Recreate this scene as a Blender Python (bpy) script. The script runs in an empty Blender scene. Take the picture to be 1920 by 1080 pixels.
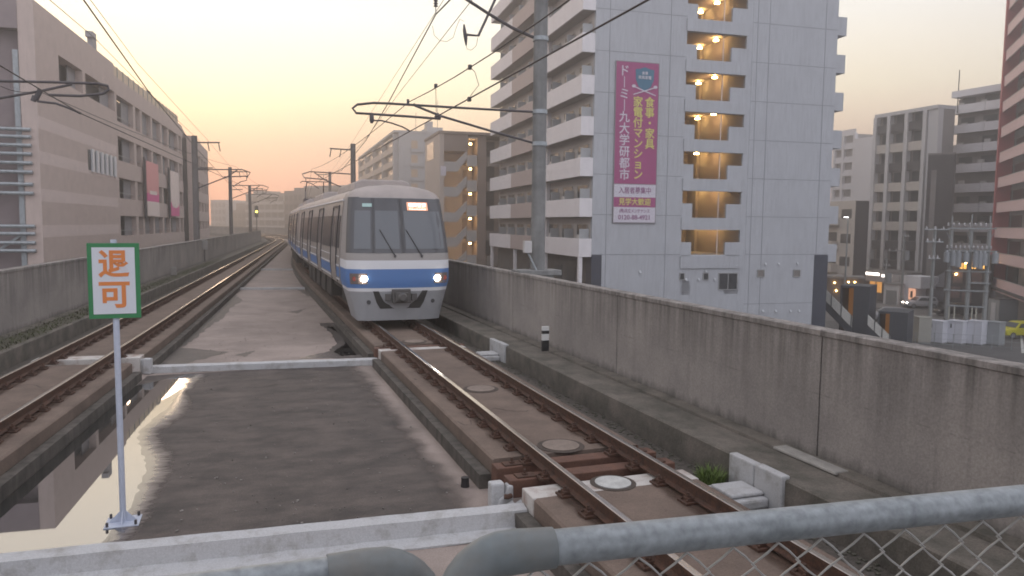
import bpy, math, random
from math import sin, cos, tan, atan, pi, radians, sqrt
from mathutils import Vector, Matrix
random.seed(7)
C = bpy.context.scene.collection
S = bpy.context.scene

# ------------------------------------------------------------------ camera
F, VX, HY, ROLL, CH = 1400.0, 460.0, 421.0, 0.010, 2.65
PITCH = atan((540 - HY) / F)
YAW = atan((960 - VX) / F * cos(PITCH))
FW = Vector((sin(YAW) * cos(PITCH), cos(YAW) * cos(PITCH), -sin(PITCH)))
_r = Vector((cos(YAW), -sin(YAW), 0)); _u = _r.cross(FW)
RT = cos(ROLL) * _r + sin(ROLL) * _u
UP = -sin(ROLL) * _r + cos(ROLL) * _u
CAM = Vector((0, 0, CH))
cd = bpy.data.cameras.new("camera"); co = bpy.data.objects.new("camera", cd); C.objects.link(co)
cd.sensor_width = 36; cd.lens = 36 * F / 1920; cd.clip_start = 0.05; cd.clip_end = 5000
M = Matrix((RT, UP, -FW)).transposed().to_4x4(); M.translation = CAM
co.matrix_world = M
S.camera = co

HAZE = 0.0041
# ------------------------------------------------------------------ sky, sun, exposure
SUN_EL, SUN_AZ = radians(5.0), radians(-9.0)      # azimuth from +Y towards +X
w = bpy.data.worlds.new("World"); S.world = w; w.use_nodes = True
nt = w.node_tree; nt.nodes.clear(); N = nt.nodes.new; L = nt.links.new
out = N('ShaderNodeOutputWorld'); bg = N('ShaderNodeBackground'); L(bg.outputs[0], out.inputs[0])
sky = N('ShaderNodeTexSky'); sky.sky_type = 'NISHITA'; sky.sun_disc = False
sky.sun_elevation = SUN_EL; sky.sun_rotation = SUN_AZ
sky.air_density = 1.4; sky.dust_density = 3.0; sky.ozone_density = 2.0
tc = N('ShaderNodeTexCoord'); sp = N('ShaderNodeSeparateXYZ'); L(tc.outputs['Generated'], sp.inputs[0])
mr = N('ShaderNodeMapRange'); mr.inputs[1].default_value = 0.0; mr.inputs[2].default_value = 0.6
L(sp.outputs[2], mr.inputs[0])
rp = N('ShaderNodeValToRGB'); L(mr.outputs[0], rp.inputs[0])
SKYRAMP = [(0.0, (11.6, 4.5, 3.2)), (0.08, (11.2, 4.8, 3.2)), (0.16, (10.8, 6.9, 4.0)), (0.28, (10.0, 8.7, 5.7)), (0.42, (8.8, 8.4, 7.1)), (0.7, (4.8, 4.7, 4.5)), (1.0, (3.2, 3.1, 3.2))]
els = rp.color_ramp.elements
while len(els) > 1: els.remove(els[-1])
for i, (p, c) in enumerate(SKYRAMP):
    e = els[0] if i == 0 else els.new(p)
    e.position = p; e.color = (c[0] / 12, c[1] / 12, c[2] / 12, 1)
# azimuth: the afterglow fades away from the sun side
dt = N('ShaderNodeVectorMath'); dt.operation = 'DOT_PRODUCT'; L(tc.outputs['Generated'], dt.inputs[0])
dt.inputs[1].default_value = (sin(SUN_AZ), cos(SUN_AZ), 0)
ar = N('ShaderNodeMapRange'); ar.inputs[1].default_value = 0.0; ar.inputs[2].default_value = 1.0
L(dt.outputs['Value'], ar.inputs[0])
glow = N('ShaderNodeMix'); glow.data_type = 'RGBA'
L(ar.outputs[0], glow.inputs[0])
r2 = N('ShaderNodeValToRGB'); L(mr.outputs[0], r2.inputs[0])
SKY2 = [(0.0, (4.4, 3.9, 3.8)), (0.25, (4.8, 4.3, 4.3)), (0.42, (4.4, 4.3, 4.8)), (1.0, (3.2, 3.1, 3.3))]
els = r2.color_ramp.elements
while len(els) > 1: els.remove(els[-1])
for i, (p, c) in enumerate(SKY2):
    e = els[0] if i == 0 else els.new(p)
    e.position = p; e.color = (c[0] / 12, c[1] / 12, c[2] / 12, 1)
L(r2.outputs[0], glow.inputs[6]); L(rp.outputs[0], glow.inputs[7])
sc12 = N('ShaderNodeMix'); sc12.data_type = 'RGBA'; sc12.blend_type = 'MULTIPLY'; sc12.inputs[0].default_value = 1
L(glow.outputs[2], sc12.inputs[6]); sc12.inputs[7].default_value = (12, 12, 12, 1)
mixs = N('ShaderNodeMix'); mixs.data_type = 'RGBA'; mixs.inputs[0].default_value = 0.85
L(sky.outputs[0], mixs.inputs[6]); L(sc12.outputs[2], mixs.inputs[7])
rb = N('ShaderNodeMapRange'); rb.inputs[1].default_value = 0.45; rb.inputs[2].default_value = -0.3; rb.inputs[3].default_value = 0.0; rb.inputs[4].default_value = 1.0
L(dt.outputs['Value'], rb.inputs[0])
east = N('ShaderNodeMix'); east.data_type = 'RGBA'; L(rb.outputs[0], east.inputs[0]); L(mixs.outputs[2], east.inputs[6]); east.inputs[7].default_value = (5.7, 5.8, 6.4, 1)  # flat brighter sky added behind the camera to lift the walls facing it
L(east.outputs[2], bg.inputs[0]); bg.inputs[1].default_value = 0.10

sl = bpy.data.lights.new("sun", 'SUN'); so = bpy.data.objects.new("sun", sl); C.objects.link(so)
sl.energy = 0.5; sl.angle = radians(16); sl.color = (1.0, 0.70, 0.50)
sdir = Vector((sin(SUN_AZ) * cos(SUN_EL), cos(SUN_AZ) * cos(SUN_EL), sin(SUN_EL)))
so.rotation_euler = (-sdir).to_track_quat('-Z', 'Y').to_euler()
S.view_settings.view_transform = 'Standard'; S.view_settings.look = 'None'
S.view_settings.exposure = 1.22; S.view_settings.gamma = 1.0
S.cycles.filter_width = 1.75
S.cycles.max_bounces = 8; S.cycles.volume_bounces = 0; S.cycles.caustics_reflective = False
S.cycles.sample_clamp_indirect = 4.0
try: S.cycles.use_denoising = True
except Exception: pass

# ------------------------------------------------------------------ pixel -> real place helpers (photo pixels, 1920 wide)
def ray(x, y): return FW + RT * ((x - 960) / F) - UP * ((y - 540) / F)
def at(x, y, z=None, X=None, Y=None, w=None):
    d = ray(x, y)
    if z is not None: t = (z - CAM.z) / d.z
    elif X is not None: t = X / d.x
    elif Y is not None: t = Y / d.y
    else: t = w
    return CAM + d * t

# ------------------------------------------------------------------ materials
MATS = {}
def mat(name, col, rough=0.8, metal=0.0, var=0.0, scale=4.0, col2=None, streak=0.0, emit=None, es=0.0, spec=None, bump=0.0, fine=0.0, contrast=(0.35, 0.65), stretch=(1, 1, 1)):
    if name in MATS: return MATS[name]
    m = bpy.data.materials.new(name); m.use_nodes = True
    n = m.node_tree.nodes; l = m.node_tree.links; b = n['Principled BSDF']
    b.inputs['Roughness'].default_value = rough; b.inputs['Metallic'].default_value = metal
    if spec is not None: b.inputs['Specular IOR Level'].default_value = spec
    b.inputs['Base Color'].default_value = (*col, 1)
    if var or col2 or streak or fine:
        t = n.new('ShaderNodeTexCoord'); mp = n.new('ShaderNodeMapping'); l.new(t.outputs['Object'], mp.inputs[0])
        mp.inputs['Scale'].default_value = stretch
        no = n.new('ShaderNodeTexNoise'); no.inputs['Scale'].default_value = scale; no.inputs['Detail'].default_value = 8; no.inputs['Roughness'].default_value = 0.65
        l.new(mp.outputs[0], no.inputs[0])
        r = n.new('ShaderNodeMapRange'); r.inputs[1].default_value = contrast[0]; r.inputs[2].default_value = contrast[1]
        l.new(no.outputs[0], r.inputs[0])
        mx = n.new('ShaderNodeMix'); mx.data_type = 'RGBA'; l.new(r.outputs[0], mx.inputs[0])
        c2 = col2 or tuple(c * (1 - var) for c in col)
        mx.inputs[6].default_value = (*col, 1); mx.inputs[7].default_value = (*c2, 1)
        last = mx.outputs[2]
        if streak:
            mp2 = n.new('ShaderNodeMapping'); l.new(t.outputs['Object'], mp2.inputs[0]); mp2.inputs['Scale'].default_value = (5, 5, 0.35)
            n2 = n.new('ShaderNodeTexNoise'); n2.inputs['Scale'].default_value = 1.6; n2.inputs['Detail'].default_value = 6; l.new(mp2.outputs[0], n2.inputs[0])
            q = n.new('ShaderNodeMapRange'); q.inputs[1].default_value = 0.42; q.inputs[2].default_value = 0.72; q.inputs[3].default_value = 1.0; q.inputs[4].default_value = 1 - streak
            l.new(n2.outputs[0], q.inputs[0])
            m2 = n.new('ShaderNodeMix'); m2.data_type = 'RGBA'; m2.blend_type = 'MULTIPLY'; m2.inputs[0].default_value = 1
            l.new(last, m2.inputs[6]); l.new(q.outputs[0], m2.inputs[7]); last = m2.outputs[2]
        if fine:
            n3 = n.new('ShaderNodeTexNoise'); n3.inputs['Scale'].default_value = 60; n3.inputs['Detail'].default_value = 4; l.new(t.outputs['Object'], n3.inputs[0])
            q = n.new('ShaderNodeMapRange'); q.inputs[1].default_value = 0.3; q.inputs[2].default_value = 0.7; q.inputs[3].default_value = 1 - fine; q.inputs[4].default_value = 1 + fine
            l.new(n3.outputs[0], q.inputs[0])
            m2 = n.new('ShaderNodeMix'); m2.data_type = 'RGBA'; m2.blend_type = 'MULTIPLY'; m2.inputs[0].default_value = 1
            l.new(last, m2.inputs[6]); l.new(q.outputs[0], m2.inputs[7]); last = m2.outputs[2]
        l.new(last, b.inputs['Base Color'])
        if bump:
            bp = n.new('ShaderNodeBump'); bp.inputs['Strength'].default_value = bump; bp.inputs['Distance'].default_value = 0.02
            n4 = n.new('ShaderNodeTexNoise'); n4.inputs['Scale'].default_value = 25; n4.inputs['Detail'].default_value = 6; l.new(t.outputs['Object'], n4.inputs[0])
            l.new(n4.outputs[0], bp.inputs['Height']); l.new(bp.outputs[0], b.inputs['Normal'])
    if emit:
        b.inputs['Emission Color'].default_value = (*emit, 1); b.inputs['Emission Strength'].default_value = es
    MATS[name] = m
    return m

# ------------------------------------------------------------------ mesh builder
class MB:
    def __init__(s): s.v = []; s.f = []; s.m = []
    def add(s, vs, fs, mi=0):
        o = len(s.v); s.v += [tuple(v) for v in vs]
        for f in fs: s.f.append(tuple(o + i for i in f)); s.m.append(mi)
        return s
    def box(s, x0, x1, y0, y1, z0, z1, mi=0, mtx=None):
        x0, x1 = min(x0, x1), max(x0, x1); y0, y1 = min(y0, y1), max(y0, y1); z0, z1 = min(z0, z1), max(z0, z1)
        vs = [(x0, y0, z0), (x1, y0, z0), (x1, y1, z0), (x0, y1, z0), (x0, y0, z1), (x1, y0, z1), (x1, y1, z1), (x0, y1, z1)]
        if mtx is not None: vs = [mtx @ Vector(v) for v in vs]
        return s.add(vs, [(3, 2, 1, 0), (4, 5, 6, 7), (0, 1, 5, 4), (1, 2, 6, 5), (2, 3, 7, 6), (3, 0, 4, 7)], mi)
    def bar(s, a, b, wx, wz, mi=0, up=(0, 0, 1)):
        a, b = Vector(a), Vector(b); d = (b - a); ln = d.length; d.normalize()
        sx = d.cross(Vector(up))
        if sx.length < 1e-4: sx = d.cross(Vector((1, 0, 0)))
        sx.normalize(); uz = sx.cross(d)
        vs = []
        for p in (a, b):
            for i, j in ((-1, -1), (1, -1), (1, 1), (-1, 1)): vs.append(p + sx * (i * wx / 2) + uz * (j * wz / 2))
        return s.add(vs, [(3, 2, 1, 0), (4, 5, 6, 7), (0, 1, 5, 4), (1, 2, 6, 5), (2, 3, 7, 6), (3, 0, 4, 7)], mi)
    def tube(s, pts, r, n=8, mi=0, cap=True):
        pts = [Vector(p) for p in pts]; k = len(pts); rs = r if isinstance(r, (list, tuple)) else [r] * k
        vs = []; prev = None
        for i, p in enumerate(pts):
            d = (pts[min(i + 1, k - 1)] - pts[max(i - 1, 0)]).normalized()
            if prev is None:
                a = d.cross(Vector((0, 0, 1)))
                if a.length < 1e-3: a = d.cross(Vector((1, 0, 0)))
            else: a = prev - d * prev.dot(d)
            a.normalize(); prev = a; b = d.cross(a)
            for j in range(n):
                t = 2 * pi * j / n; vs.append(p + (a * cos(t) + b * sin(t)) * rs[i])
        fs = [(i * n + j, i * n + (j + 1) % n, (i + 1) * n + (j + 1) % n, (i + 1) * n + j) for i in range(k - 1) for j in range(n)]
        if cap: fs += [tuple(range(n - 1, -1, -1)), tuple((k - 1) * n + j for j in range(n))]
        return s.add(vs, fs, mi)
    def cyl(s, c, r, h, n=16, mi=0, r2=None): 
        c = Vector(c); return s.tube([c, c + Vector((0, 0, h))], [r, r if r2 is None else r2], n, mi)
    def prism(s, poly, z0, z1, mi=0):       # poly (x,y) ccw
        n = len(poly); vs = [(x, y, z0) for x, y in poly] + [(x, y, z1) for x, y in poly]
        fs = [tuple(range(n - 1, -1, -1)), tuple(range(n, 2 * n))] + [(i, (i + 1) % n, n + (i + 1) % n, n + i) for i in range(n)]
        return s.add(vs, fs, mi)
    def slab(s, poly3, depth, mi=0):        # planar 3-D outline extruded along vector depth
        n = len(poly3); d = Vector(depth); P = [Vector(p) for p in poly3]
        vs = P + [p + d for p in P]
        fs = [tuple(range(n)), tuple(range(2 * n - 1, n - 1, -1))] + [(i, n + i, n + (i + 1) % n, (i + 1) % n) for i in range(n)]
        return s.add(vs, fs, mi)
    def sweep(s, path, prof, mis=None, cap=True):   # path: (x,y,h); prof: closed (d,z) ring
        n = len(prof); vs = []
        for (x, y, h) in path:
            for (d, z) in prof: vs.append((x + d * cos(h), y - d * sin(h), z))
        o = len(s.v); s.v += vs; k = len(path)
        for i in range(k - 1):
            for j in range(n):
                s.f.append((o + i * n + j, o + i * n + (j + 1) % n, o + (i + 1) * n + (j + 1) % n, o + (i + 1) * n + j)); s.m.append(mis[j] if mis else 0)
        if cap:
            s.f.append(tuple(o + j for j in range(n - 1, -1, -1))); s.m.append(0)
            s.f.append(tuple(o + (k - 1) * n + j for j in range(n))); s.m.append(0)
        return s
    def build(s, name, mats, parent=None, smooth=False, bevel=0.0, kind=None):
        me = bpy.data.meshes.new(name); me.from_pydata(s.v, [], s.f)
        if not isinstance(mats, (list, tuple)): mats = [mats]
        for m in mats: me.materials.append(m)
        for p, mi in zip(me.polygons, s.m): p.material_index = mi
        import bmesh
        bm = bmesh.new(); bm.from_mesh(me); bmesh.ops.recalc_face_normals(bm, faces=bm.faces)
        if bevel: bmesh.ops.bevel(bm, geom=[e for e in bm.edges if len(e.link_faces) == 2 and e.calc_face_angle(0) > 0.6], offset=bevel, segments=2, affect='EDGES', profile=0.5)
        bm.to_mesh(me); bm.free()
        if smooth:
            me.shade_smooth()
            try: me.set_sharp_from_angle(angle=radians(40))
            except Exception: pass
        o = bpy.data.objects.new(name, me); C.objects.link(o)
        if parent is not None: o.parent = parent
        if kind: o['kind'] = kind
        return o

def tag(o, label=None, cat=None, group=None, kind=None):
    if label: o['label'] = label
    if cat: o['category'] = cat
    if group: o['group'] = group
    if kind: o['kind'] = kind
    return o
def thing(name, label, cat, loc=(0, 0, 0), rz=0.0, group=None):
    o = bpy.data.objects.new(name, None); C.objects.link(o); o.location = loc; o.rotation_euler = (0, 0, rz); o.empty_display_size = 0.3
    bpy.context.view_layer.update()
    return tag(o, label, cat, group)
def copy_tree(o, parent=None):
    c = o.copy(); C.objects.link(c)
    if parent is not None: c.parent = parent
    for ch in list(o.children): copy_tree(ch, c)
    return c
def glyphs(mb, text, size, origin, ux, uy, depth=0.004, bold=0.0, mi=0, align='CENTER', width=None):
    """lettering as thin solid shapes: origin, ux (reading direction), uy (up) are vectors"""
    cu = bpy.data.curves.new('lettering', 'FONT'); cu.body = text; cu.size = size; cu.align_x = align; cu.align_y = 'CENTER'
    cu.extrude = depth / 2; cu.offset = bold; cu.resolution_u = 3
    ob = bpy.data.objects.new('lettering', cu); C.objects.link(ob)
    dg = bpy.context.evaluated_depsgraph_get(); me = bpy.data.meshes.new_from_object(ob.evaluated_get(dg))
    ux = Vector(ux).normalized(); uy = Vector(uy).normalized(); un = ux.cross(uy); o = Vector(origin)
    k = 1.0
    if width and len(me.vertices):
        xs = [v.co.x for v in me.vertices]; k = width / max(1e-6, max(xs) - min(xs))
    mb.add([o + ux * (v.co.x * k) + uy * v.co.y + un * v.co.z for v in me.vertices], [tuple(p.vertices) for p in me.polygons], mi)
    C.objects.unlink(ob); bpy.data.objects.remove(ob); bpy.data.curves.remove(cu); bpy.data.meshes.remove(me)

# palette
concrete = mat('wall_concrete', (.30, .275, .25), .9, var=.35, scale=1.3, streak=.45, fine=.12, bump=.25)
slabcon = mat('slab_concrete', (.205, .152, .122), .92, var=.35, scale=1.6, fine=.15, bump=.3)
walkcon = mat('walkway_concrete', (.20, .175, .15), .95, col2=(.09, .085, .07), scale=2.2, fine=.2, bump=.4)
curbcon = mat('curb_concrete', (.15, .13, .115), .9, col2=(.07, .065, .055), scale=3, streak=.5, fine=.15)
deckcon = mat('deck_concrete', (.385, .315, .28), .9, col2=(.26, .215, .19), scale=.9, fine=.16, bump=.2)
damp = mat('damp_concrete', (.085, .075, .07), .62, col2=(.13, .11, .10), scale=1.6, fine=.18, bump=.2)
white = mat('white_painted_concrete', (.48, .48, .485), .7, col2=(.30, .285, .265), scale=5, fine=.1, bump=.15, contrast=(.5, .75))
rust = mat('rusted_steel', (.115, .055, .035), .8, col2=(.06, .035, .026), scale=12, fine=.3)
railtop = mat('polished_rail', (.62, .58, .55), .22, 1.0, var=.1, scale=8)
timber = mat('brown_tie', (.16, .078, .052), .75, col2=(.10, .05, .036), scale=5, fine=.2)
galv = mat('galvanised_steel', (.40, .43, .45), .5, .3, col2=(.24, .265, .275), scale=7, fine=.2, contrast=(.40, .75), stretch=(1, 1, .5))
capmat = mat('grey_plastic_cap', (.20, .235, .25), .5, col2=(.215, .21, .195), scale=6, fine=.06)
darksteel = mat('dark_steel', (.11, .10, .105), .6, .3, var=.3, scale=6)
poledark = mat('pole_backlit', (.17, .155, .15), .85, var=.25, scale=2, streak=.2)  # far pole concrete, darkened in its colour to stand in for backlighting
poleconc = mat('pole_concrete', (.26, .26, .255), .85, var=.3, scale=3, streak=.25)
wirem = mat('wire', (.10, .085, .08), .6, .3)
glass = mat('dark_glass', (.05, .06, .07), .15, 0, spec=.5)

# ------------------------------------------------------------------ track paths (arc length samples)
def integrate(x0, y0, hfun, n=330, ds=1.0):
    p = [(x0, y0, hfun(0))]; x, y = x0, y0
    for i in range(n):
        h = hfun(i * ds + ds / 2); x += sin(h) * ds; y += cos(h) * ds
        p.append((x, y, hfun((i + 1) * ds)))
    return p
def hR(s):
    y = s - 3
    if y < 35: return 0.0
    if y < 75: return .08 * (y - 35) / 40
    if y < 112: return .08
    return .08 - .0046 * min(y - 112, 190)
def hL(s):
    y = s - 3
    if y < 24: return .118 - .038 * max(0, y + 3) / 27
    if y < 108: return .08
    return .08 - .0046 * min(y - 108, 190)
PR = integrate(3.77, -3, hR)
_pl = integrate(0, -3, hL)
_x20 = [p for p in _pl if p[1] >= 20][0][0]
PL = [(x - _x20 - 2.82, y, h) for x, y, h in _pl]
def sub(path, y0, y1):
    """piece of a path between two y values (near part, monotonic in y)"""
    def lerp(yv):
        for a, b in zip(path, path[1:]):
            if a[1] <= yv <= b[1]:
                t = (yv - a[1]) / (b[1] - a[1]); return tuple(a[i] + (b[i] - a[i]) * t for i in range(3))
        return path[-1]
    if y1 is None:
        return [lerp(y0)] + [p for i, p in enumerate(path) if (p[1] > y0 + .01 or i > 150)]
    return [lerp(y0)] + [p for p in path if y0 + .01 < p[1] < y1 - .01 and p[1] < 250] + [lerp(y1)]
def place(path, y, d=0.0):
    a = sub(path, y, y + .1)[0]
    return Vector((a[0] + d * cos(a[2]), a[1] - d * sin(a[2]), 0)), a[2]
DK = -.55
# viaduct deck: one sheet from wall to wall, with its thickness below
mb = MB(); vs = []; fs = []
for a, b in zip(PL, PR):
    la = (a[0] - 2.92 * cos(a[2]), a[1] + 2.92 * sin(a[2])); lb = (b[0] + 2.92 * cos(b[2]), b[1] - 2.92 * sin(b[2]))
    vs += [(la[0], la[1], DK), (lb[0], lb[1], DK), (la[0], la[1], DK - 1.2), (lb[0], lb[1], DK - 1.2)]
for i in range(len(PL) - 1):
    o = i * 4; fs += [(o, o + 1, o + 5, o + 4), (o + 2, o + 6, o + 7, o + 3), (o, o + 4, o + 6, o + 2), (o + 1, o + 3, o + 7, o + 5)]
mb.add(vs, fs); mb.build('viaduct_deck', deckcon, kind='structure')

JY = [(7.30, 8.42), (16.55, 17.25)]        # girder joints: gaps in the track slab
def segs(path, y_start): 
    out = []; y = y_start
    for a, b in JY: out.append(sub(path, y, a)); y = b
    out.append(sub(path, y, None)); return out
for nm, path, sgn in (('track_slab', PR, 1), ('track_slab', PL, -1)):
    for sg in segs(path, -2.5):
        MB().sweep(sg, [(-1.0, DK + .004), (-1.0, -.21), (-.97, -.19), (.97, -.19), (1.0, -.21), (1.0, DK + .004)]).build(nm, slabcon, kind='structure')
    inner = -1 if sgn > 0 else 1
    for sg in segs(path, -2.5):
        e0, e1 = sorted((inner * 1.02, inner * 1.17)); MB().sweep(sg, [(e0, DK + .004), (e0, -.37), (e1, -.37), (e1, DK + .004)]).build('track_kerb', curbcon, kind='structure')
    # walkway with upstand, gully floor
    for sg in [sub(path, -2.5, None)]:
        a0, a1 = 1.76, 2.66
        pr = [(a0, DK + .004), (a0, -.13), (a0 + .02, -.11), (a0 + .12, -.11), (a0 + .125, -.125), (a1 - .26, -.125), (a1 - .255, -.14), (a1 - .22, -.14), (a1 - .215, -.10), (a1, -.09), (a1, DK + .004)]
        if sgn < 0: pr = [(-d, z) for d, z in pr][::-1]
        MB().sweep(sg, pr).build('walkway', walkcon, kind='structure')
    for sg in [sub(path, -2.5, None)]:
        pr = [(1.01, DK + .004), (1.01, -.50), (1.75, -.50), (1.75, DK + .004)]
        if sgn < 0: pr = [(-d, z) for d, z in pr][::-1]
        gm = mat('gully_grit', (.06, .052, .045), .95, col2=(.12, .105, .09), scale=14, fine=.35, bump=.6)
        MB().sweep(sg, pr).build('gully_floor', gm, kind='structure')

# ------------------------------------------------------------------ parapet walls
def wall(path, sgn, cuts, label):
    root = thing('parapet_wall', label, 'wall', place(path, 8, sgn * 2.68)[0])
    inv = root.matrix_world.inverted()
    for a, b in zip(cuts, cuts[1:] + [None]):
        sg = sub(path, a + .012, (b - .012) if b else None)
        pr = [(2.66, -.6), (2.66, 1.36), (2.64, 1.37), (2.64, 1.43), (2.66, 1.44), (2.86, 1.44), (2.88, 1.43), (2.88, -.6)]
        if sgn < 0: pr = [(-d, z) for d, z in pr][::-1]
        m = MB().sweep(sg, pr); m.v = [tuple(inv @ Vector(v)) for v in m.v]
        m.build('wall_panel', parapetm, root)
    m = MB()
    for c in cuts[1:]:
        p, h = place(path, c, sgn * 2.76)
        m.box(-.07, .07, -.03, .03, -.6, 1.40, 0, inv @ (Matrix.Translation(p) @ Matrix.Rotation(-h, 4, 'Z')))
    m.build('joint_filler', mat('joint_filler', (.03, .028, .026), .9), root)
    return root
# concrete with dirty run-off under the coping, a ragged darker edge at the foot
def parapet_material():
    m = bpy.data.materials.new('parapet_concrete'); m.use_nodes = True; n = m.node_tree.nodes; l = m.node_tree.links; b = n['Principled BSDF']
    b.inputs['Roughness'].default_value = .92
    g = n.new('ShaderNodeNewGeometry'); sp = n.new('ShaderNodeSeparateXYZ'); l.new(g.outputs['Position'], sp.inputs[0])
    def noise(scale, st, det=6):
        mp = n.new('ShaderNodeMapping'); mp.inputs['Scale'].default_value = st; l.new(g.outputs['Position'], mp.inputs[0])
        no = n.new('ShaderNodeTexNoise'); no.inputs['Scale'].default_value = scale; no.inputs['Detail'].default_value = det; no.inputs['Roughness'].default_value = .6
        l.new(mp.outputs[0], no.inputs[0]); return no.outputs[0]
    def mp_(x, a, bb, c, d):
        r = n.new('ShaderNodeMapRange'); r.inputs[1].default_value = a; r.inputs[2].default_value = bb; r.inputs[3].default_value = c; r.inputs[4].default_value = d; l.new(x, r.inputs[0]); return r.outputs[0]
    def math_(op, x, y):
        r = n.new('ShaderNodeMath'); r.operation = op
        for i, v in enumerate((x, y)):
            if isinstance(v, (int, float)): r.inputs[i].default_value = v
            else: l.new(v, r.inputs[i])
        r.use_clamp = op == 'MULTIPLY_ADD'; return r.outputs[0]
    big = noise(.55, (1, 1, 1)); stv = noise(1.0, (4.2, 4.2, .22), 9); stw = noise(1.0, (11, 11, .5), 6); fin = noise(38, (1, 1, 1), 3); edge = noise(2.2, (3, 3, .6))
    base = n.new('ShaderNodeMix'); base.data_type = 'RGBA'; l.new(mp_(big, .38, .62, 0, 1), base.inputs[0])
    base.inputs[6].default_value = (.36, .325, .30, 1); base.inputs[7].default_value = (.27, .245, .23, 1)
    # run-off: strong near the top, thinning downwards in streaks
    top = math_('MULTIPLY', mp_(math_('ADD', sp.outputs[2], mp_(big, .3, .7, -.25, .25)), .35, 1.45, 0, 1), mp_(math_('MULTIPLY', math_('ADD', stv, stw), .5), .40, .60, 0, 1))
    foot = mp_(math_('ADD', sp.outputs[2], mp_(edge, .3, .7, -.07, .07)), -.13, .04, .75, 0)
    line = mp_(math_('ABSOLUTE', math_('SUBTRACT', sp.outputs[2], .66), 0), .004, .014, .35, 0); st2 = math_('MAXIMUM', mp_(stv, .54, .76, 0, .38), math_('MULTIPLY', line, mp_(edge, .45, .6, 0, 1)))
    fac = math_('MAXIMUM', math_('MAXIMUM', math_('MULTIPLY', top, .72), foot), st2)
    d = n.new('ShaderNodeMix'); d.data_type = 'RGBA'; l.new(fac, d.inputs[0]); l.new(base.outputs[2], d.inputs[6]); d.inputs[7].default_value = (.065, .062, .055, 1)
    m2 = n.new('ShaderNodeMix'); m2.data_type = 'RGBA'; m2.blend_type = 'MULTIPLY'; m2.inputs[0].default_value = 1
    l.new(d.outputs[2], m2.inputs[6]); l.new(mp_(fin, .3, .7, .84, 1.14), m2.inputs[7]); l.new(m2.outputs[2], b.inputs['Base Color'])
    bp = n.new('ShaderNodeBump'); bp.inputs['Strength'].default_value = .25; bp.inputs['Distance'].default_value = .01; l.new(fin, bp.inputs['Height']); l.new(bp.outputs[0], b.inputs['Normal'])
    return m
parapetm = parapet_material()
wall(PR, 1, [-2.5, 2.0, 7.05, 12.25, 18.0, 28, 38, 48, 58], 'streaked grey concrete parapet wall along the right hand track, with dark joints')
wall(PL, -1, [-2.5, 8, 18, 28, 38, 48, 58], 'mossy grey concrete parapet wall along the left hand track')

# ------------------------------------------------------------------ rails with fastenings
fm = MB()
fm.box(-.17, .17, -.085, .085, 0, .028)
for s_ in (-1, 1):
    fm.box(s_ * .05, s_ * .125, -.05, .05, .028, .062); fm.tube([(s_ * .075, -.03, .075), (s_ * .1, 0, .085), (s_ * .075, .03, .075)], .014, 6)
    fm.cyl((s_ * .098, 0, .05), .017, .06, 8); fm.cyl((s_ * .14, .05, .02), .013, .03, 6); fm.cyl((s_ * .14, -.05, .02), .013, .03, 6)
fast_me = None
RAILP = [(-.0635, -.155), (-.0635, -.143), (-.0085, -.125), (-.0085, -.045), (-.0325, -.035), (-.0325, -.004), (-.027, 0), (.027, 0), (.0325, -.004), (.0325, -.035), (.0085, -.045), (.0085, -.125), (.0635, -.143), (.0635, -.155)]
RMI = [0] * 14; RMI[6] = 1; RMI[5] = 1; RMI[7] = 1
def rail(path, d, y0, y1, label, nf, yf):
    root = thing('rail', label, 'rail', place(path, 6, d)[0], 0, 'running rails'); inv = root.matrix_world.inverted()
    m = MB(); m.sweep(sub(path, y0, y1), [(p + d, z) for p, z in RAILP], RMI); m.v = [tuple(inv @ Vector(v)) for v in m.v]
    m.build('rail_section', [rust, railtop], root)
    global fast_me
    for i in range(nf):
        y = yf + i * .57
        if any(a - .1 < y < b + .1 for a, b in JY) : pass
        p, h = place(path, y, d)
        if fast_me is None:
            o = fm.build('rail_fastener', rust, root); fast_me = o
        else:
            o = fast_me.copy(); C.objects.link(o); o.parent = root
        o.location = inv @ Vector((p.x, p.y, -.192)); o.rotation_euler = (0, 0, -h)
rail(PR, -.566, -2.5, None, 'left rail under the oncoming train, polished bright ahead of it', 45, 2.45)
rail(PR, .566, -2.5, None, 'shiny rail of the right hand track, nearest the streaked parapet', 45, 2.45)
rail(PL, -.566, 1, None, 'rail of the empty left track, nearest the mossy parapet', 90, 8.2)
rail(PL, .566, 1, None, 'rail of the empty left track, nearest the puddle', 90, 7.0)

# ------------------------------------------------------------------ joints: white crossing beams, painted ends, ties
def beam(yl, yr, name_label, prof, dl=1.05, dr=-1.02):
    a, _ = place(PL, yl, dl); b, _ = place(PR, yr, dr)
    root_loc = (a + b) / 2; root_loc.z = DK
    v = (b - a).normalized(); n_ = Vector((-v.y, v.x, 0))
    m = MB(); k = len(prof); vs = []
    for t in [i / 24 for i in range(25)]:
        p = a.lerp(b, t)
        for (q, z) in prof: vs.append((p + n_ * q) + Vector((0, 0, DK + z + random.uniform(-.004, .004))) - Vector((root_loc.x, root_loc.y, DK)) * 1.0)
    fs = [(i * k + j, i * k + (j + 1) % k, (i + 1) * k + (j + 1) % k, (i + 1) * k + j) for i in range(24) for j in range(k)]
    fs += [tuple(range(k - 1, -1, -1)), tuple(24 * k + j for j in range(k))]
    m.add(vs, fs); o = m.build('crossing_beam', white); o.location = root_loc
    return tag(o, name_label, 'concrete beam', 'white beams across the deck')
NEARP = [(-.36, .004), (-.36, .02), (-.16, .045), (-.13, .20), (.02, .225), (.06, .16), (.16, .15), (.19, .06), (.30, .02), (.30, .004)]
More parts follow.
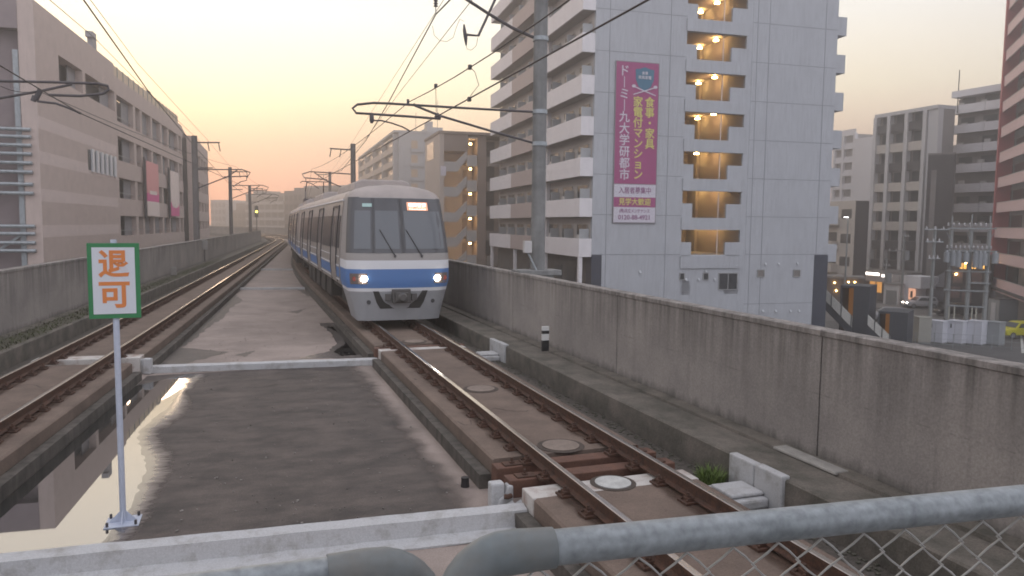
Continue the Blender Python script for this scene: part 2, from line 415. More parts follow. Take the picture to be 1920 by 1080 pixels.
beam(7.75, 7.28, 'wide white painted concrete beam across the deck behind the sign foot', NEARP)
beam(17.35, 16.8, 'slim white beam across the deck in the middle distance', [(-.10, .004), (-.10, .13), (-.04, .15), (.08, .15), (.1, .13), (.1, .004)])
beam(37.5, 37.0, 'third white beam across the deck, beside the front of the second carriage', [(-.10, .004), (-.10, .10), (.1, .10), (.1, .004)])
beam(52.5, 52.0, 'farthest white beam across the deck between the tracks', [(-.10, .004), (-.10, .10), (.1, .10), (.1, .004)])

def tb(path, y, d0, d1, ly, z0, z1, name, m, label, cat, group=None, bevel=.012, dy=0):
    p, h = place(path, y, (d0 + d1) / 2)
    o = MB().box(-(d1 - d0) / 2, (d1 - d0) / 2, -ly / 2, ly / 2, 0, z1 - z0).build(name, m, bevel=bevel)
    o.location = (p.x, p.y, z0); o.rotation_euler = (0, 0, -h)
    return tag(o, label, cat, group)
endm = mat('stained_white_paint', (.55, .52, .49), .7, col2=(.26, .16, .12), scale=4, contrast=(.45, .68))
tb(PR, 7.20, -1.012, 1.0, .34, DK + .01, -.186, 'slab_end', endm, 'rust stained white end of the track slab beside the brown ties', 'slab end')
tb(PL, 17.35, -1.0, 1.012, .42, DK + .01, -.186, 'slab_end', endm, 'white painted end of the left track slab at the slim beam', 'slab end')
tb(PR, 16.6, -1.012, .98, .3, DK + .01, -.186, 'slab_end', endm, 'white painted slab end in front of the oncoming train', 'slab end')
# ties across the gaps
def tie(path, y, label):
    root = thing('sleeper', label, 'railway tie', place(path, y)[0] + Vector((0, 0, -.40)), -place(path, y)[1], 'brown ties in the slab gaps')
    MB().box(-1.06, 1.06, -.11, .11, 0, .205).build('tie_beam', timber, root, bevel=.01)
    for s_ in (-1, 1):
        m = MB(); m.box(s_ * .84 - .11, s_ * .84 + .11, -.07, .07, .205, .222); m.cyl((s_ * .84, 0, .22), .035, .018, 6); m.cyl((s_ * .84, 0, .235), .015, .05, 8)
        m.build('bolt_plate', rust, root)
tie(PR, 8.18, 'brown railway tie farther from the white slab end, bolted across the near gap')
tie(PR, 7.74, 'brown railway tie next to the rust stained white slab end')
tie(PR, 16.98, 'reddish railway tie across the far gap, in front of the train')
# drain / walkway blocks at the joint
def wblock(y0, y1, label):
    root = thing('kerb_block', label, 'concrete block', place(PR, (y0 + y1) / 2, 1.76)[0] + Vector((0, 0, DK)))
    L_ = y1 - y0
    m = MB(); m.box(-.05, .07, -L_ / 2, 0 - .01, .01, .475); m.box(-.045, .07, .01, L_ / 2, .01, .465); m.build('upright_face', white, root, bevel=.02)
    m = MB(); m.box(-.62, -.055, -.30, .30, .05, .17); m.box(-.50, -.055, -.22, .2, .17, .22); m.build('foot_block', white, root, bevel=.03)
wblock(6.52, 7.48, 'white painted kerb block with a foot beside the grass tuft')
wblock(15.9, 17.0, 'small white painted kerb block across from the slim beam')
tb(PR, 7.0, 2.40, 2.60, 1.05, -.12, -.082, 'cover_slab', mat('pale_cover', (.42, .40, .37), .85, var=.3, scale=6), 'pale flat slab lying along the foot of the parapet by the dark joint', 'cover slab')
# brackets at the left end of the near gap: small clasps
def clasp(p, rz, label):
    root = thing('beam_clasp', label, 'bracket', p, rz)
    m = MB(); m.box(-.11, .05, .02, .16, 0, .33); m.slab([(-.06, -.02, .0), (.14, -.02, .0), (.14, -.02, .30), (.08, -.02, .31), (.05, -.02, .19), (-.02, -.02, .16)], (0, .14, 0)); m.build('cast_block', white, root, bevel=.02)
    m = MB()
    for dx in (.10, .2): m.slab([(dx - .05, -.05, .02), (dx + .02, -.32, -.02), (dx + .07, -.32, -.02), (dx + .01, -.05, .05)], (0, .0, .10))
    m.build('strap_bar', white, root)
    m = MB(); m.tube([(.02, -.04, .20), (.06, -.06, .2), (.10, -.04, .2)], .03, 8); m.build('clamp_pin', rust, root)
clasp(place(PR, 7.62, -1.16)[0] + Vector((0, 0, DK + .005)), 0, 'white painted clasp joining the wide beam to the right track slab')
clasp(place(PL, 17.3, 1.14)[0] + Vector((0, 0, DK + .005)), pi * .9, 'white painted clasp joining the slim beam to the left track slab')
# round slab stoppers
stop = mat('stopper_mortar', (.27, .215, .18), .85, var=.25, scale=8)
def stopper(path, y, label, m=stop, r=.24):
    p, h = place(path, y)
    root = thing('slab_stopper', label, 'stopper', p + Vector((0, 0, -.19)), 0, 'round stoppers between the rails')
    MB().cyl((0, 0, .001), r * 1.28, .006, 28).build('dark_rim', mat('stopper_rim', (.10, .078, .065), .95, var=.4, scale=20), root)
    MB().cyl((0, 0, .001), r, .016, 28).build('mortar_disc', m, root)
stopper(PR, 8.66, 'pale round stopper beside the farther brown tie')
stopper(PR, 12.15, 'round stopper in the middle of the right track')
stopper(PR, 7.20, 'white round stopper on the rust stained slab end', mat('white_stopper', (.6, .6, .58), .7, var=.3, scale=6), .2)
stopper(PR, 17.6, 'far round stopper just in front of the train')
stopper(PL, 11.6, 'round stopper in the middle of the left track')
# little drain cup
cup = MB(); cup.tube([(0, 0, 0), (0, 0, .10)], [.055, .045], 12); cup.tube([(0, 0, .10), (0, 0, .115)], [.05, .05], 12)
for i in range(6): cup.box(-.048, .048, -.006, .006, .02, .09, 0, Matrix.Rotation(i * pi / 6, 4, 'Z'))
o = cup.build('drain_cup', mat('dark_plastic', (.025, .023, .025), .6)); p = at(872, 912, z=DK + .004); o.location = p
tag(o, 'small dark slotted drain cup standing on the deck', 'drain')
# marker posts at the foot of the wall
def marker(p, h, label, bands):
    root = thing('marker_post', label, 'marker post', p)
    z = 0
    for c_, hh in bands:
        MB().box(-.075, .075, -.03, .03, z, z + hh).build('white_band' if c_ else 'black_band', mat('marker_white', (.75, .75, .73), .6) if c_ else mat('marker_black', (.02, .02, .022), .6), root)
        z += hh
marker(at(1022, 658, Y=14.6) + Vector((0, 0, 0)), 0, 'short black and white striped marker at the foot of the right parapet', [(0, .07), (0, .16), (1, .14), (0, .07), (1, .09)])
# grass tuft, leaf litter
def tuft(p, n, hgt, rad, label):
    m = MB(); rnd = random.Random(3)
    for i in range(n):
        a = rnd.uniform(0, 2 * pi); r = rad * sqrt(rnd.random()); x, y = r * cos(a), r * sin(a); ln = hgt * rnd.uniform(.5, 1.1); a2 = rnd.uniform(0, 2 * pi); le = ln * rnd.uniform(.2, .8); ww = .006
        d = Vector((cos(a2), sin(a2), 0)); s_ = Vector((-d.y, d.x, 0)) * ww; b0 = Vector((x, y, 0)); b1 = b0 + d * le * .35 + Vector((0, 0, ln * .65)); b2 = b0 + d * le + Vector((0, 0, ln))
        m.add([b0 - s_, b0 + s_, b1 + s_ * .8, b1 - s_ * .8, b2], [(0, 1, 2, 3), (3, 2, 4)])
    o = m.build('grass_tuft', mat('grass', (.13, .19, .035), .7, col2=(.09, .14, .03), scale=20)); o.location = p
    return tag(o, label, 'grass tuft')
tuft(place(PR, 7.55, 1.52)[0] + Vector((0, 0, -.5)), 420, .22, .16, 'bright green grass tuft behind the white kerb block')
m = MB(); rnd = random.Random(5)
for i in range(900):
    y = rnd.uniform(3, 26); p, h = place(PR, y, rnd.choice((rnd.uniform(1.55, 1.74), rnd.uniform(1.1, 1.74)))); s_ = rnd.uniform(.004, .022); m.box(p.x - s_, p.x + s_, p.y - s_, p.y + s_ * .6, -.5, -.5 + s_ * .9)
m.build('gully_debris', mat('debris', (.16, .15, .12), .9, col2=(.05, .05, .035), scale=30), kind='stuff')
m = MB()
for i in range(5200):
    y = 9 + 46 * rnd.random() ** 1.5; p, h = place(PL, y, -rnd.uniform(1.82, 2.62)); ln = rnd.uniform(.02, .07); a2 = rnd.uniform(0, 2 * pi); d = Vector((cos(a2), sin(a2), 0)); s_ = Vector((-d.y, d.x, 0)) * .018
    b0 = Vector((p.x, p.y, -.125)); m.add([b0 - s_, b0 + s_, b0 + d * .04 + Vector((0, 0, ln))], [(0, 1, 2)])
tag(m.build('moss_growth', mat('moss', (.075, .10, .03), .9, col2=(.06, .055, .035), scale=2), kind='stuff'))
m = MB().sweep(sub(PL, -2, 60), [(-2.6, -.124), (-2.6, -.119), (-1.9, -.119), (-1.9, -.124)]); m.build('moss_carpet', mat('moss_ground', (.055, .06, .03), .95, col2=(.12, .105, .085), scale=1.6, fine=.3, bump=.5), kind='stuff')

# ------------------------------------------------------------------ puddles and damp ground
def ragged(pts, amp, seed, n=9, closed=True):
    rnd = random.Random(seed); out = []
    k = len(pts)
    for i in range(k if closed else k - 1):
        a, b = Vector(pts[i]), Vector(pts[(i + 1) % k]); nrm = Vector((-(b - a).y, (b - a).x)).normalized()
        for j in range(n):
            t = j / n; q = a.lerp(b, t); out.append(q + nrm * amp * (rnd.gauss(0, .5) + .6 * sin(j * 2.1 + i * 1.7)) * (0 if j == 0 else 1))
    return out
def sheet(name, poly, z, m):
    import mathutils.geometry as mg
    tri = mg.tessellate_polygon([[Vector((p.x, p.y, 0)) for p in poly]])
    mb = MB(); mb.add([(p.x, p.y, z) for p in poly], tri)
    o = mb.build(name, m, kind='structure')
    for p in o.data.polygons:
        if p.normal.z < 0: p.flip()
    return o
def g2(x, y): p = at(x, y, z=DK); return (p.x, p.y)
def kerb_line(y0, y1, step=2.0):
    out = []; y = y0
    while y <= y1: p, h = place(PL, y, 1.175); out.append((p.x, p.y)); y += step
    return out
water = mat('puddle_water', (.02, .02, .02), .015, spec=.9)
water.node_tree.nodes['Principled BSDF'].inputs['IOR'].default_value = 3.2
film = mat('wet_film', (.13, .115, .11), .22, col2=(.17, .15, .14), scale=2.5, spec=.6)
def shore_material():
    m = bpy.data.materials.new('puddle_shore'); m.use_nodes = True; n = m.node_tree.nodes; l = m.node_tree.links; b = n['Principled BSDF']
    at_ = n.new('ShaderNodeAttribute'); at_.attribute_name = 'shore'; g = n.new('ShaderNodeNewGeometry')
    mp = n.new('ShaderNodeMapping'); mp.inputs['Scale'].default_value = (1.0, 3.2, 1); l.new(g.outputs['Position'], mp.inputs[0])
    no = n.new('ShaderNodeTexNoise'); no.inputs['Scale'].default_value = 5; no.inputs['Detail'].default_value = 6; l.new(mp.outputs[0], no.inputs[0])
    ad = n.new('ShaderNodeMath'); ad.operation = 'MULTIPLY_ADD'; l.new(no.outputs[0], ad.inputs[0]); ad.inputs[1].default_value = .7; l.new(at_.outputs['Fac'], ad.inputs[2])
    def r(x0, x1, y0, y1):
        q = n.new('ShaderNodeMapRange'); q.interpolation_type = 'SMOOTHSTEP'; q.inputs[1].default_value = x0; q.inputs[2].default_value = x1; q.inputs[3].default_value = y0; q.inputs[4].default_value = y1; l.new(ad.outputs[0], q.inputs[0]); return q.outputs[0]
    l.new(r(.36, .95, .02, .5), b.inputs['Roughness'])
    mx = n.new('ShaderNodeMix'); mx.data_type = 'RGBA'; l.new(r(.35, .8, 0, 1), mx.inputs[0]); mx.inputs[6].default_value = (.03, .028, .027, 1); mx.inputs[7].default_value = (.12, .10, .095, 1); l.new(mx.outputs[2], b.inputs['Base Color'])
    l.new(r(.40, .95, 3.1, 1.5), b.inputs['IOR'])
    l.new(r(.86, 1.22, 1, 0), b.inputs['Alpha'])
    return m
def resample(pts, n_):
    P = [Vector(p) for p in pts]; d = [0]
    for a_, b_ in zip(P, P[1:]): d.append(d[-1] + (b_ - a_).length)
    out = []
    for i in range(n_):
        t = d[-1] * i / (n_ - 1); k = 0
        while k < len(d) - 2 and d[k + 1] < t: k += 1
        out.append(P[k].lerp(P[k + 1], (t - d[k]) / max(1e-9, d[k + 1] - d[k])))
    return out
kl = kerb_line(4.0, 16.8)
inner = resample(ragged([g2(*e) for e in [(352, 702), (338, 735), (315, 765), (275, 795), (258, 812), (266, 850), (275, 880), (255, 925), (238, 960), (205, 1000), (150, 1060), (60, 1130)]], .03, 5, closed=False), 90)
outer = resample(ragged([g2(*e) for e in [(398, 702), (352, 738), (366, 758), (362, 776), (335, 795), (308, 808), (312, 828), (334, 852), (332, 880), (316, 908), (296, 938), (294, 965), (272, 995), (225, 1040), (120, 1120)]], .04, 11, closed=False), 90)
sheet('puddle', [Vector(p) for p in kl] + inner, DK + .006, water)
mb = MB(); K_ = 9
for a_, b_ in zip(inner, outer):
    for j in range(K_): q = a_.lerp(b_, j / (K_ - 1) * 1.12); mb.v.append((q.x, q.y, DK + .006))
for i in range(89):
    for j in range(K_ - 1): mb.f.append((i * K_ + j, i * K_ + j + 1, (i + 1) * K_ + j + 1, (i + 1) * K_ + j)); mb.m.append(0)
o = mb.build('puddle_shore', shore_material(), kind='structure'); atr = o.data.attributes.new('shore', 'FLOAT', 'POINT')
for i in range(len(o.data.vertices)): atr.data[i].value = (i % K_) / (K_ - 1)
for q in o.data.polygons:
    if q.normal.z < 0: q.flip()
# dark damp tongue along the left kerb beyond the slim beam
dpx = [(340, 684), (430, 660), (340, 652), (360, 640), (395, 610), (420, 596), (430, 580), (455, 563), (440, 552), (462, 535), (472, 520), (478, 505)]
kl2 = kerb_line(17.6, 44)
sheet('damp_patch', [Vector(p) for p in kl2] + [Vector(q) for q in ragged([g2(*e) for e in dpx][::-1], .05, 8, closed=False)], DK + .004, damp)
# near dark field between the two beams
def fade_sheet(name, rows, vals, z, mname, col, col2, scale=1.8, lo=.25, hi=.75, rough=.78, amp=.6, stretch=(.8, 1.35, 1)):
    """a thin stain whose edge breaks up: per-vertex coverage 0..1 plus noise"""
    nc = len(rows[0]); mb = MB(); mb.v = [(q.x, q.y, z) for r_ in rows for q in r_]
    for i in range(len(rows) - 1):
        for j in range(nc - 1): mb.f.append((i * nc + j, i * nc + j + 1, (i + 1) * nc + j + 1, (i + 1) * nc + j)); mb.m.append(0)
    if mname not in MATS:
        m = mat(mname, col, rough, col2=col2, scale=scale, fine=.25, bump=.08, stretch=stretch, contrast=(.36, .66)); n = m.node_tree.nodes; l = m.node_tree.links
        at_ = n.new('ShaderNodeAttribute'); at_.attribute_name = 'cover'; g = n.new('ShaderNodeNewGeometry'); no = n.new('ShaderNodeTexNoise'); no.inputs['Scale'].default_value = 3.2; no.inputs['Detail'].default_value = 8; l.new(g.outputs['Position'], no.inputs[0])
        ad = n.new('ShaderNodeMath'); ad.operation = 'MULTIPLY_ADD'; l.new(no.outputs[0], ad.inputs[0]); ad.inputs[1].default_value = amp; l.new(at_.outputs['Fac'], ad.inputs[2])
        q = n.new('ShaderNodeMapRange'); q.interpolation_type = 'SMOOTHSTEP'; q.inputs[1].default_value = lo + amp / 2; q.inputs[2].default_value = hi + amp / 2; l.new(ad.outputs[0], q.inputs[0]); l.new(q.outputs[0], n['Principled BSDF'].inputs['Alpha'])
    o = mb.build(name, MATS[mname], kind='structure'); atr = o.data.attributes.new('cover', 'FLOAT', 'POINT')
    for i, v in enumerate([v for r_ in vals for v in r_]): atr.data[i].value = v
    for q in o.data.polygons:
        if q.normal.z < 0: q.flip()
    return o
rows = []; vals = []
for i in range(28):
    y = 7.7 + (17.0 - 7.7) * i / 27; a_, _ = place(PL, y, 1.18); b_, _ = place(PR, y, -1.18); r_ = []; v_ = []
    for j in range(22):
        t = j / 21; r_.append(a_.lerp(b_, t)); v_.append(min(1, (1 - t) / .11) * .9 * (1 - .35 * (i / 27) ** 2 * t))
    rows.append(r_); vals.append(v_)
fade_sheet('damp_field', rows, vals, DK + .003, 'damp_field', (.055, .047, .043), (.125, .102, .09), lo=.1, hi=.85)
# rust and oil bled out of the rail fastenings
for path in (PL, PR):
    for dd in (-.566, .566):
        rows = []; vals = []
        for i in range(120):
            y = -2 + 46 * i / 119; r_ = []
            for j, e in enumerate((-.30, -.2, -.1, 0, .1, .2, .30)): r_.append(place(path, y, dd + e)[0])
            rows.append(r_); vals.append([0, .45, .8, 1, .8, .45, 0])
        for (ya, yb) in ((-2.5, 7.28), (8.44, 16.5), (17.3, 50)):
            idx = [i for i, r_ in enumerate(rows) if ya < r_[3].y < yb]
            fade_sheet('rust_stain', [rows[i] for i in idx], [vals[i] for i in idx], -.187, 'rust_stain', (.07, .040, .028), (.11, .065, .045), lo=.35, hi=1.0, amp=.7, rough=.85)
# small puddle by the right kerb
B_ = [g2(*e) for e in [(612, 612), (640, 612), (668, 640), (690, 664), (640, 668), (625, 660), (648, 645), (640, 628)]]
sheet('puddle', [Vector(q) for q in ragged(B_, .03, 4)], DK + .008, water)
B2 = [g2(*e) for e in [(598, 606), (640, 605), (690, 650), (692, 672), (560, 672), (612, 660), (632, 645), (618, 622)]]
sheet('wet_film', [Vector(q) for q in ragged(B2, .04, 9)], DK + .004, film)
for (x0, x1, y0_, y1_, sd) in ((440, 480, 666, 657, 2), (555, 600, 542, 552, 3), (540, 575, 585, 578, 6)):
    q = [g2(x0, y0_), g2((x0 + x1) / 2, y1_ + 4), g2(x1, y1_), g2((x0 + x1) / 2, y0_ + 3)]
    sheet('damp_patch', [Vector(v) for v in ragged(q, .04, sd)], DK + .004, damp)
# crumbs and leaves on the deck
m = MB(); rnd = random.Random(9)
for i in range(420):
    y = 7.9 + 22 * rnd.random() ** 1.4; x = rnd.uniform(-.9, 2.4); s_ = rnd.uniform(.004, .013); a = rnd.uniform(0, 3); m.box(-s_, s_, -s_ * .7, s_ * .7, 0, s_ * .8, 0, Matrix.Translation((x, y, DK + .006)) @ Matrix.Rotation(a, 4, 'Z'))
m.build('deck_crumbs', mat('crumbs', (.38, .35, .32), .9, col2=(.08, .07, .06), scale=3), kind='stuff')

def crack(path, y, d0, d1, seed, z=-.19, wd=.008):
    rnd = random.Random(seed); pts = []; n_ = 14
    for i in range(n_ + 1):
        q, h = place(path, y + rnd.gauss(0, .035) + .15 * sin(i * .5 + seed), d0 + (d1 - d0) * i / n_); pts.append(q.xy)
    L_ = []; R_ = []
    for i, q in enumerate(pts):
        t = (pts[min(i + 1, n_)] - pts[max(i - 1, 0)]).normalized(); nn = Vector((-t.y, t.x)) * wd * rnd.uniform(.4, 1.2) * (0.3 if i in (0, n_) else 1); L_.append(q + nn); R_.append(q - nn)
    sheet('slab_crack', L_ + R_[::-1], z + .003, mat('crack_dark', (.035, .03, .027), .95))
for i, (pt, y) in enumerate(((PL, 14.6), (PL, 20.4), (PL, 23.0), (PL, 28.5), (PL, 33.0), (PL, 40.0), (PR, 10.6), (PR, 14.2))):
    crack(pt, y, -.45, .45, i)
crack(PR, 13.2, -.95, -.65, 20); crack(PR, 10.1, -.97, -.66, 21)

# ------------------------------------------------------------------ green framed sign on its post
sg = thing('track_sign', 'green framed white sign with orange Japanese lettering on a thin white post in the puddle', 'sign', (-1.29, 8.6, DK + .004))
gm_ = mat('sign_green', (.035, .20, .075), .55); wm_ = mat('sign_white', (.62, .64, .68), .5); om_ = mat('sign_orange', (.66, .22, .06), .6); pm_ = mat('sign_post_white', (.52, .56, .66), .45, var=.12, scale=12)
m = MB(); m.box(-.24, .24, -.010, .010, 2.19, 2.965); m.build('sign_board', gm_, sg)
m = MB(); m.box(-.197, .197, -.014, -.0105, 2.236, 2.922); m.build('sign_face', wm_, sg)
for ch, zc in (('退', 2.735), ('可', 2.42)):
    m = MB(); glyphs(m, ch, .30, (0, -.0155, zc - .0), (1, 0, 0), (0, 0, 1), .003, bold=.008, width=.285); m.build('lettering', om_, sg)
m = MB(); m.tube([(0, .03, .012), (0, .03, 3.0)], .0305, 14); m.build('post', pm_, sg, smooth=True)
m = MB(); m.box(-.165, .165, -.125, .185, .0, .012); m.build('base_plate', pm_, sg)
for a in range(4):
    m = MB(); r_ = Matrix.Translation((0, .03, 0)) @ Matrix.Rotation(a * pi / 2, 4, 'Z')
    m.slab([r_ @ Vector(p) for p in ((.03, -.004, .012), (.135, -.004, .012), (.03, -.004, .125))], r_.to_3x3() @ Vector((0, .008, 0))); m.build('gusset', pm_, sg)
for i in (-1, 1):
    for j in (-1, 1): MB().cyl((i * .135, .03 + j * .125, .012), .014, .045, 8).build('anchor_bolt', darksteel, sg)

# ------------------------------------------------------------------ platform end barrier: two tubular gates and mesh
def gate(A, B, label, mesh):
    A, B = Vector(A), Vector(B); zt_ = A.z; B.z = zt_
    u = (B - A).normalized(); root = thing('barrier_rail', label, 'railing', (A.x, A.y, 1.1))
    o_ = Vector((0, 0, zt_ - 1.1)); ln = (B - A).length
    m = MB(); m.tube([o_ + u * .135, o_ + u * ln], .0285, 20); m.build('rail_pipe', galv, root, smooth=True)
    m = MB(); R_ = .085; pts = [o_ + u * .158, o_ + u * (R_ + .045), o_ + u * (R_ + .015)]
    for i in range(1, 9): t = i / 8 * pi / 2; pts.append(o_ + u * (R_ - R_ * sin(t)) + Vector((0, 0, -R_ + R_ * cos(t))))
    pts.append(pts[-1] + Vector((0, 0, -.10)))
    m.tube(pts, [.0325] + [.0335] + [.035] * (len(pts) - 2), 24); m.build('elbow_fitting', capmat, root, smooth=True)
    m = MB(); m.tube([pts[-1], Vector((pts[-1].x, pts[-1].y, 0))], .0285, 16); m.build('end_post', galv, root, smooth=True)
    if mesh:
        m = MB(); aw, dz = .044, .078; nrm = u.cross(Vector((0, 0, 1))); n = int((ln - .1) / aw)
        for i in range(n):        # zig-zag wires hooked into each other
            x0 = .04 + i * aw; pts = []
            for k in range(26):
                ph = (k / 2 + i) % 2; f = ph if ph <= 1 else 2 - ph
                f = f + .10 * (2 * f - 1) * (1 - abs(2 * f - 1)) if False else f
                pts.append(o_ + u * (x0 + f * aw * 1.04) + Vector((0, 0, -.03 - k * dz / 4)) + nrm * (.004 * (2 * f - 1)) + u * (.003 * sin(k * pi / 2)))
            m.tube(pts, .0022, 5)
        m.build('wire_mesh', mat('mesh_wire', (.50, .49, .47), .5, .3), root, smooth=True)
    return root
gA = at(842, 1046, w=1.2); gA.z = at(1020, 1029, w=1.2).z; zr_ = gA.z
gA = at(856, 1045, z=zr_); gB = at(2150, 914, z=zr_)
gate(gA, gB, 'galvanised barrier pipe with a chain-link mesh, in front of the right track', True)
zl_ = at(625, 1077, w=1.2).z
hA = at(797, 1055, z=zl_); hB = at(-260, 1190, z=zl_)
gate(hA, hB, 'shorter seen galvanised barrier pipe whose rounded end meets the meshed one', False)

# ------------------------------------------------------------------ the train
silver = mat('train_silver', (.37, .335, .31), .45, .2, var=.15, scale=1.5); roofm = mat('train_roof', (.44, .385, .36), .6, var=.2, scale=2)
twhite = mat('train_white', (.68, .68, .70), .4); tblue = mat('train_blue', (.085, .19, .43), .42); tgrey = mat('train_grey', (.34, .315, .30), .5); tskirt = mat('train_skirt', (.33, .335, .35), .5, var=.12, scale=3)
tblack = mat('train_black', (.05, .05, .055), .4); under = mat('underframe', (.035, .032, .03), .8); doorm = mat('train_door', (.33, .30, .285), .45, .2); lamp = mat('headlamp', (1, 1, 1), .3, emit=(1.0, .93, .80), es=30)
wsg = mat('windscreen', (.075, .076, .084), .2, spec=.6); pane = mat('cab_pane', (.125, .135, .15), .22, spec=.6); twin = mat('train_window', (.05, .05, .055), .35, spec=.2)
YF = 19.5
train = thing('train', 'silver blue striped commuter train with lit headlights arriving on the right track', 'train', place(PR, YF, .06)[0])
tinv = train.matrix_world.inverted()
HWp = [(.08, 1.13), (.5, 1.24), (.90, 1.36), (1.1, 1.415), (1.45, 1.425), (1.9, 1.41), (2.6, 1.36), (3.34, 1.28), (3.48, 1.18), (3.58, 1.0), (3.66, .70), (3.70, .30)]
YFp = [(.08, .16), (.5, .10), (.90, .03), (1.1, 0), (1.45, 0), (1.7, .0), (1.9, .03), (2.6, .22), (3.34, .50), (3.48, .60), (3.58, .74), (3.66, .95), (3.70, 1.15)]
def lin(tab, x):
    if x <= tab[0][0]: return tab[0][1]
    for (a, b), (c, d) in zip(tab, tab[1:]):
        if x <= c: return b + (d - b) * (x - a) / (c - a)
    return tab[-1][1]
def nose(z, t, off=0.0):
    hw = lin(HWp, z); k = abs(t)
    return Vector((hw * t * (1 - .02 * k ** 8), lin(YFp, z) + (.10 * k ** 2 + .30 * k ** 7) * (1 if z > .95 else .45 + .55 * max(0, z - .08) / .87) - off, z))
ts = [-1, -.985, -.96, -.92, -.86, -.78, -.66, -.5, -.33, -.17, 0, .17, .33, .5, .66, .78, .86, .92, .96, .985, 1]
def nose_grid(zs, tt, off, mi_of=None, mb=None):
    mb = mb or MB(); vs = [nose(z, t, off) for z in zs for t in tt]; n = len(tt)
    for i in range(len(zs) - 1):
        for j in range(n - 1):
            mb.f.append(tuple(len(mb.v) + q for q in (i * n + j, i * n + j + 1, (i + 1) * n + j + 1, (i + 1) * n + j))); mb.m.append(mi_of((zs[i] + zs[i + 1]) / 2, tt[j]) if mi_of else 0)
    mb.v += [tuple(v) for v in vs]; return mb
zs = [.08, .3, .5, .7, .86, .90, .95, 1.1, 1.2, 1.3, 1.45, 1.68, 1.80, 1.87, 2.1, 2.4, 2.7, 3.0, 3.2, 3.34, 3.42, 3.48, 3.54, 3.58, 3.62, 3.66, 3.70]
def band(z, t):
    if z < .86: return 0
    if z < .95: return 1
    if z < 1.45: return 2
    if z < 1.68: return 1
    if z < 3.34: return 5 if (abs(t) > .85 and z > 1.87) else 3
    return 4
m = nose_grid(zs, ts, 0, band)
n = len(ts); K = len(zs)       # carry the edge back to the car side
for e, sx in ((0, -1), (n - 1, 1)):
    o = len(m.v)
    for z in zs:
        p = nose(z, ts[e]); m.v.append((p.x if z < 3.34 else p.x, 1.6, z))
    for i in range(K - 1):
        m.f.append((i * n + e, (i + 1) * n + e, o + i + 1, o + i)); m.m.append(band((zs[i] + zs[i + 1]) / 2, 0))
o = len(m.v); tops = [(K - 1) * n + j for j in range(n)]
for j in range(n): q = m.v[(K - 1) * n + j]; m.v.append((q[0], 1.6, 3.70))
for j in range(n - 1): m.f.append((tops[j], tops[j + 1], o + j + 1, o + j)); m.m.append(4)
front = m.build('front_shell', [tskirt, twhite, tblue, tgrey, roofm, tblack], train, smooth=True)
m = nose_grid([1.87, 2.1, 2.4, 2.7, 3.0, 3.2, 3.32], [-.985, -.95, -.9, -.8, -.6, -.4, -.2, 0, .2, .4, .6, .8, .9, .95, .985], .012)
m.build('windscreen', wsg, train, smooth=True)
for t0, t1, z0, z1 in ((-.86, -.56, 1.98, 2.98), (-.47, -.02, 1.98, 2.98), (.10, .88, 1.98, 2.98)):
    k = 6; nose_grid([z0, (z0 + z1) / 2, z1], [t0 + (t1 - t0) * i / k for i in range(k + 1)], .02).build('windscreen_pane', pane, train, smooth=True)
for t0, t1 in ((-.53, -.49), (.02, .08)):
    nose_grid([1.89, 2.4, 2.9, 3.32], [t0, (t0 + t1) / 2, t1], .026).build('windscreen_pillar', tblack, train)
# destination display
ds = nose_grid([3.0, 3.11, 3.22], [.18, .3, .42, .52, .62], .024).build('destination_display', mat('display_lit', (.6, .3, .2), .4, emit=(1.0, .42, .24), es=.34), train)
p0, p1 = nose(3.135, .18, .034), nose(3.135, .62, .034); uxv = (p1 - p0)
m = MB(); glyphs(m, '福岡空港', .125, (p0 + p1) / 2, uxv, (0, .37, .93), .003, bold=.002, width=uxv.length * .86); m.build('display_text', mat('display_text', (1, .9, .8), .4, emit=(1, .93, .82), es=.95), ds)
p0, p1 = nose(3.035, .18, .034), nose(3.035, .62, .034)
m = MB(); glyphs(m, 'Fukuokakūkō', .06, (p0 + p1) / 2, uxv, (0, .37, .93), .003, width=uxv.length * .8); m.build('display_text', MATS['display_text'], ds)
m = nose_grid([3.08, 3.17], [-.72, -.62, -.52], .024); m.build('run_number', mat('run_number', (.2, .3, .3), .4, emit=(.45, .60, .58), es=.15), train)
for t in (-.68, .70):
    s_ = 1 if t > 0 else -1
    nose_grid([1.06, 1.2, 1.34], [t + s_ * q for q in ((-.06, .02, .10, .2, .25) if s_ > 0 else (.25, .2, .10, .02, -.06))] if s_ > 0 else [t - .25, t - .2, t - .1, t - .02, t + .06], .012).build('headlight_bezel', mat('bezel', (.16, .13, .12), .3), train)
    c = nose(1.2, t, .03); m = MB(); m.tube([c + Vector((0, .02, 0)), c], [.078, .078], 20); m.build('headlight', lamp, train)
    m = MB(); c2 = nose(1.2, t + s_ * .17, .025); m.tube([c2 + Vector((0, .02, 0)), c2 - Vector((0, .0, 0))], .06, 16); m.build('tail_light', mat('tail_light', (.15, .03, .025), .3), train)
for t in (-.66, .70):
    c = nose(.58, t, .012); MB().tube([c + Vector((0, .03, 0)), c], .055, 16).build('skirt_socket', tblack, train)
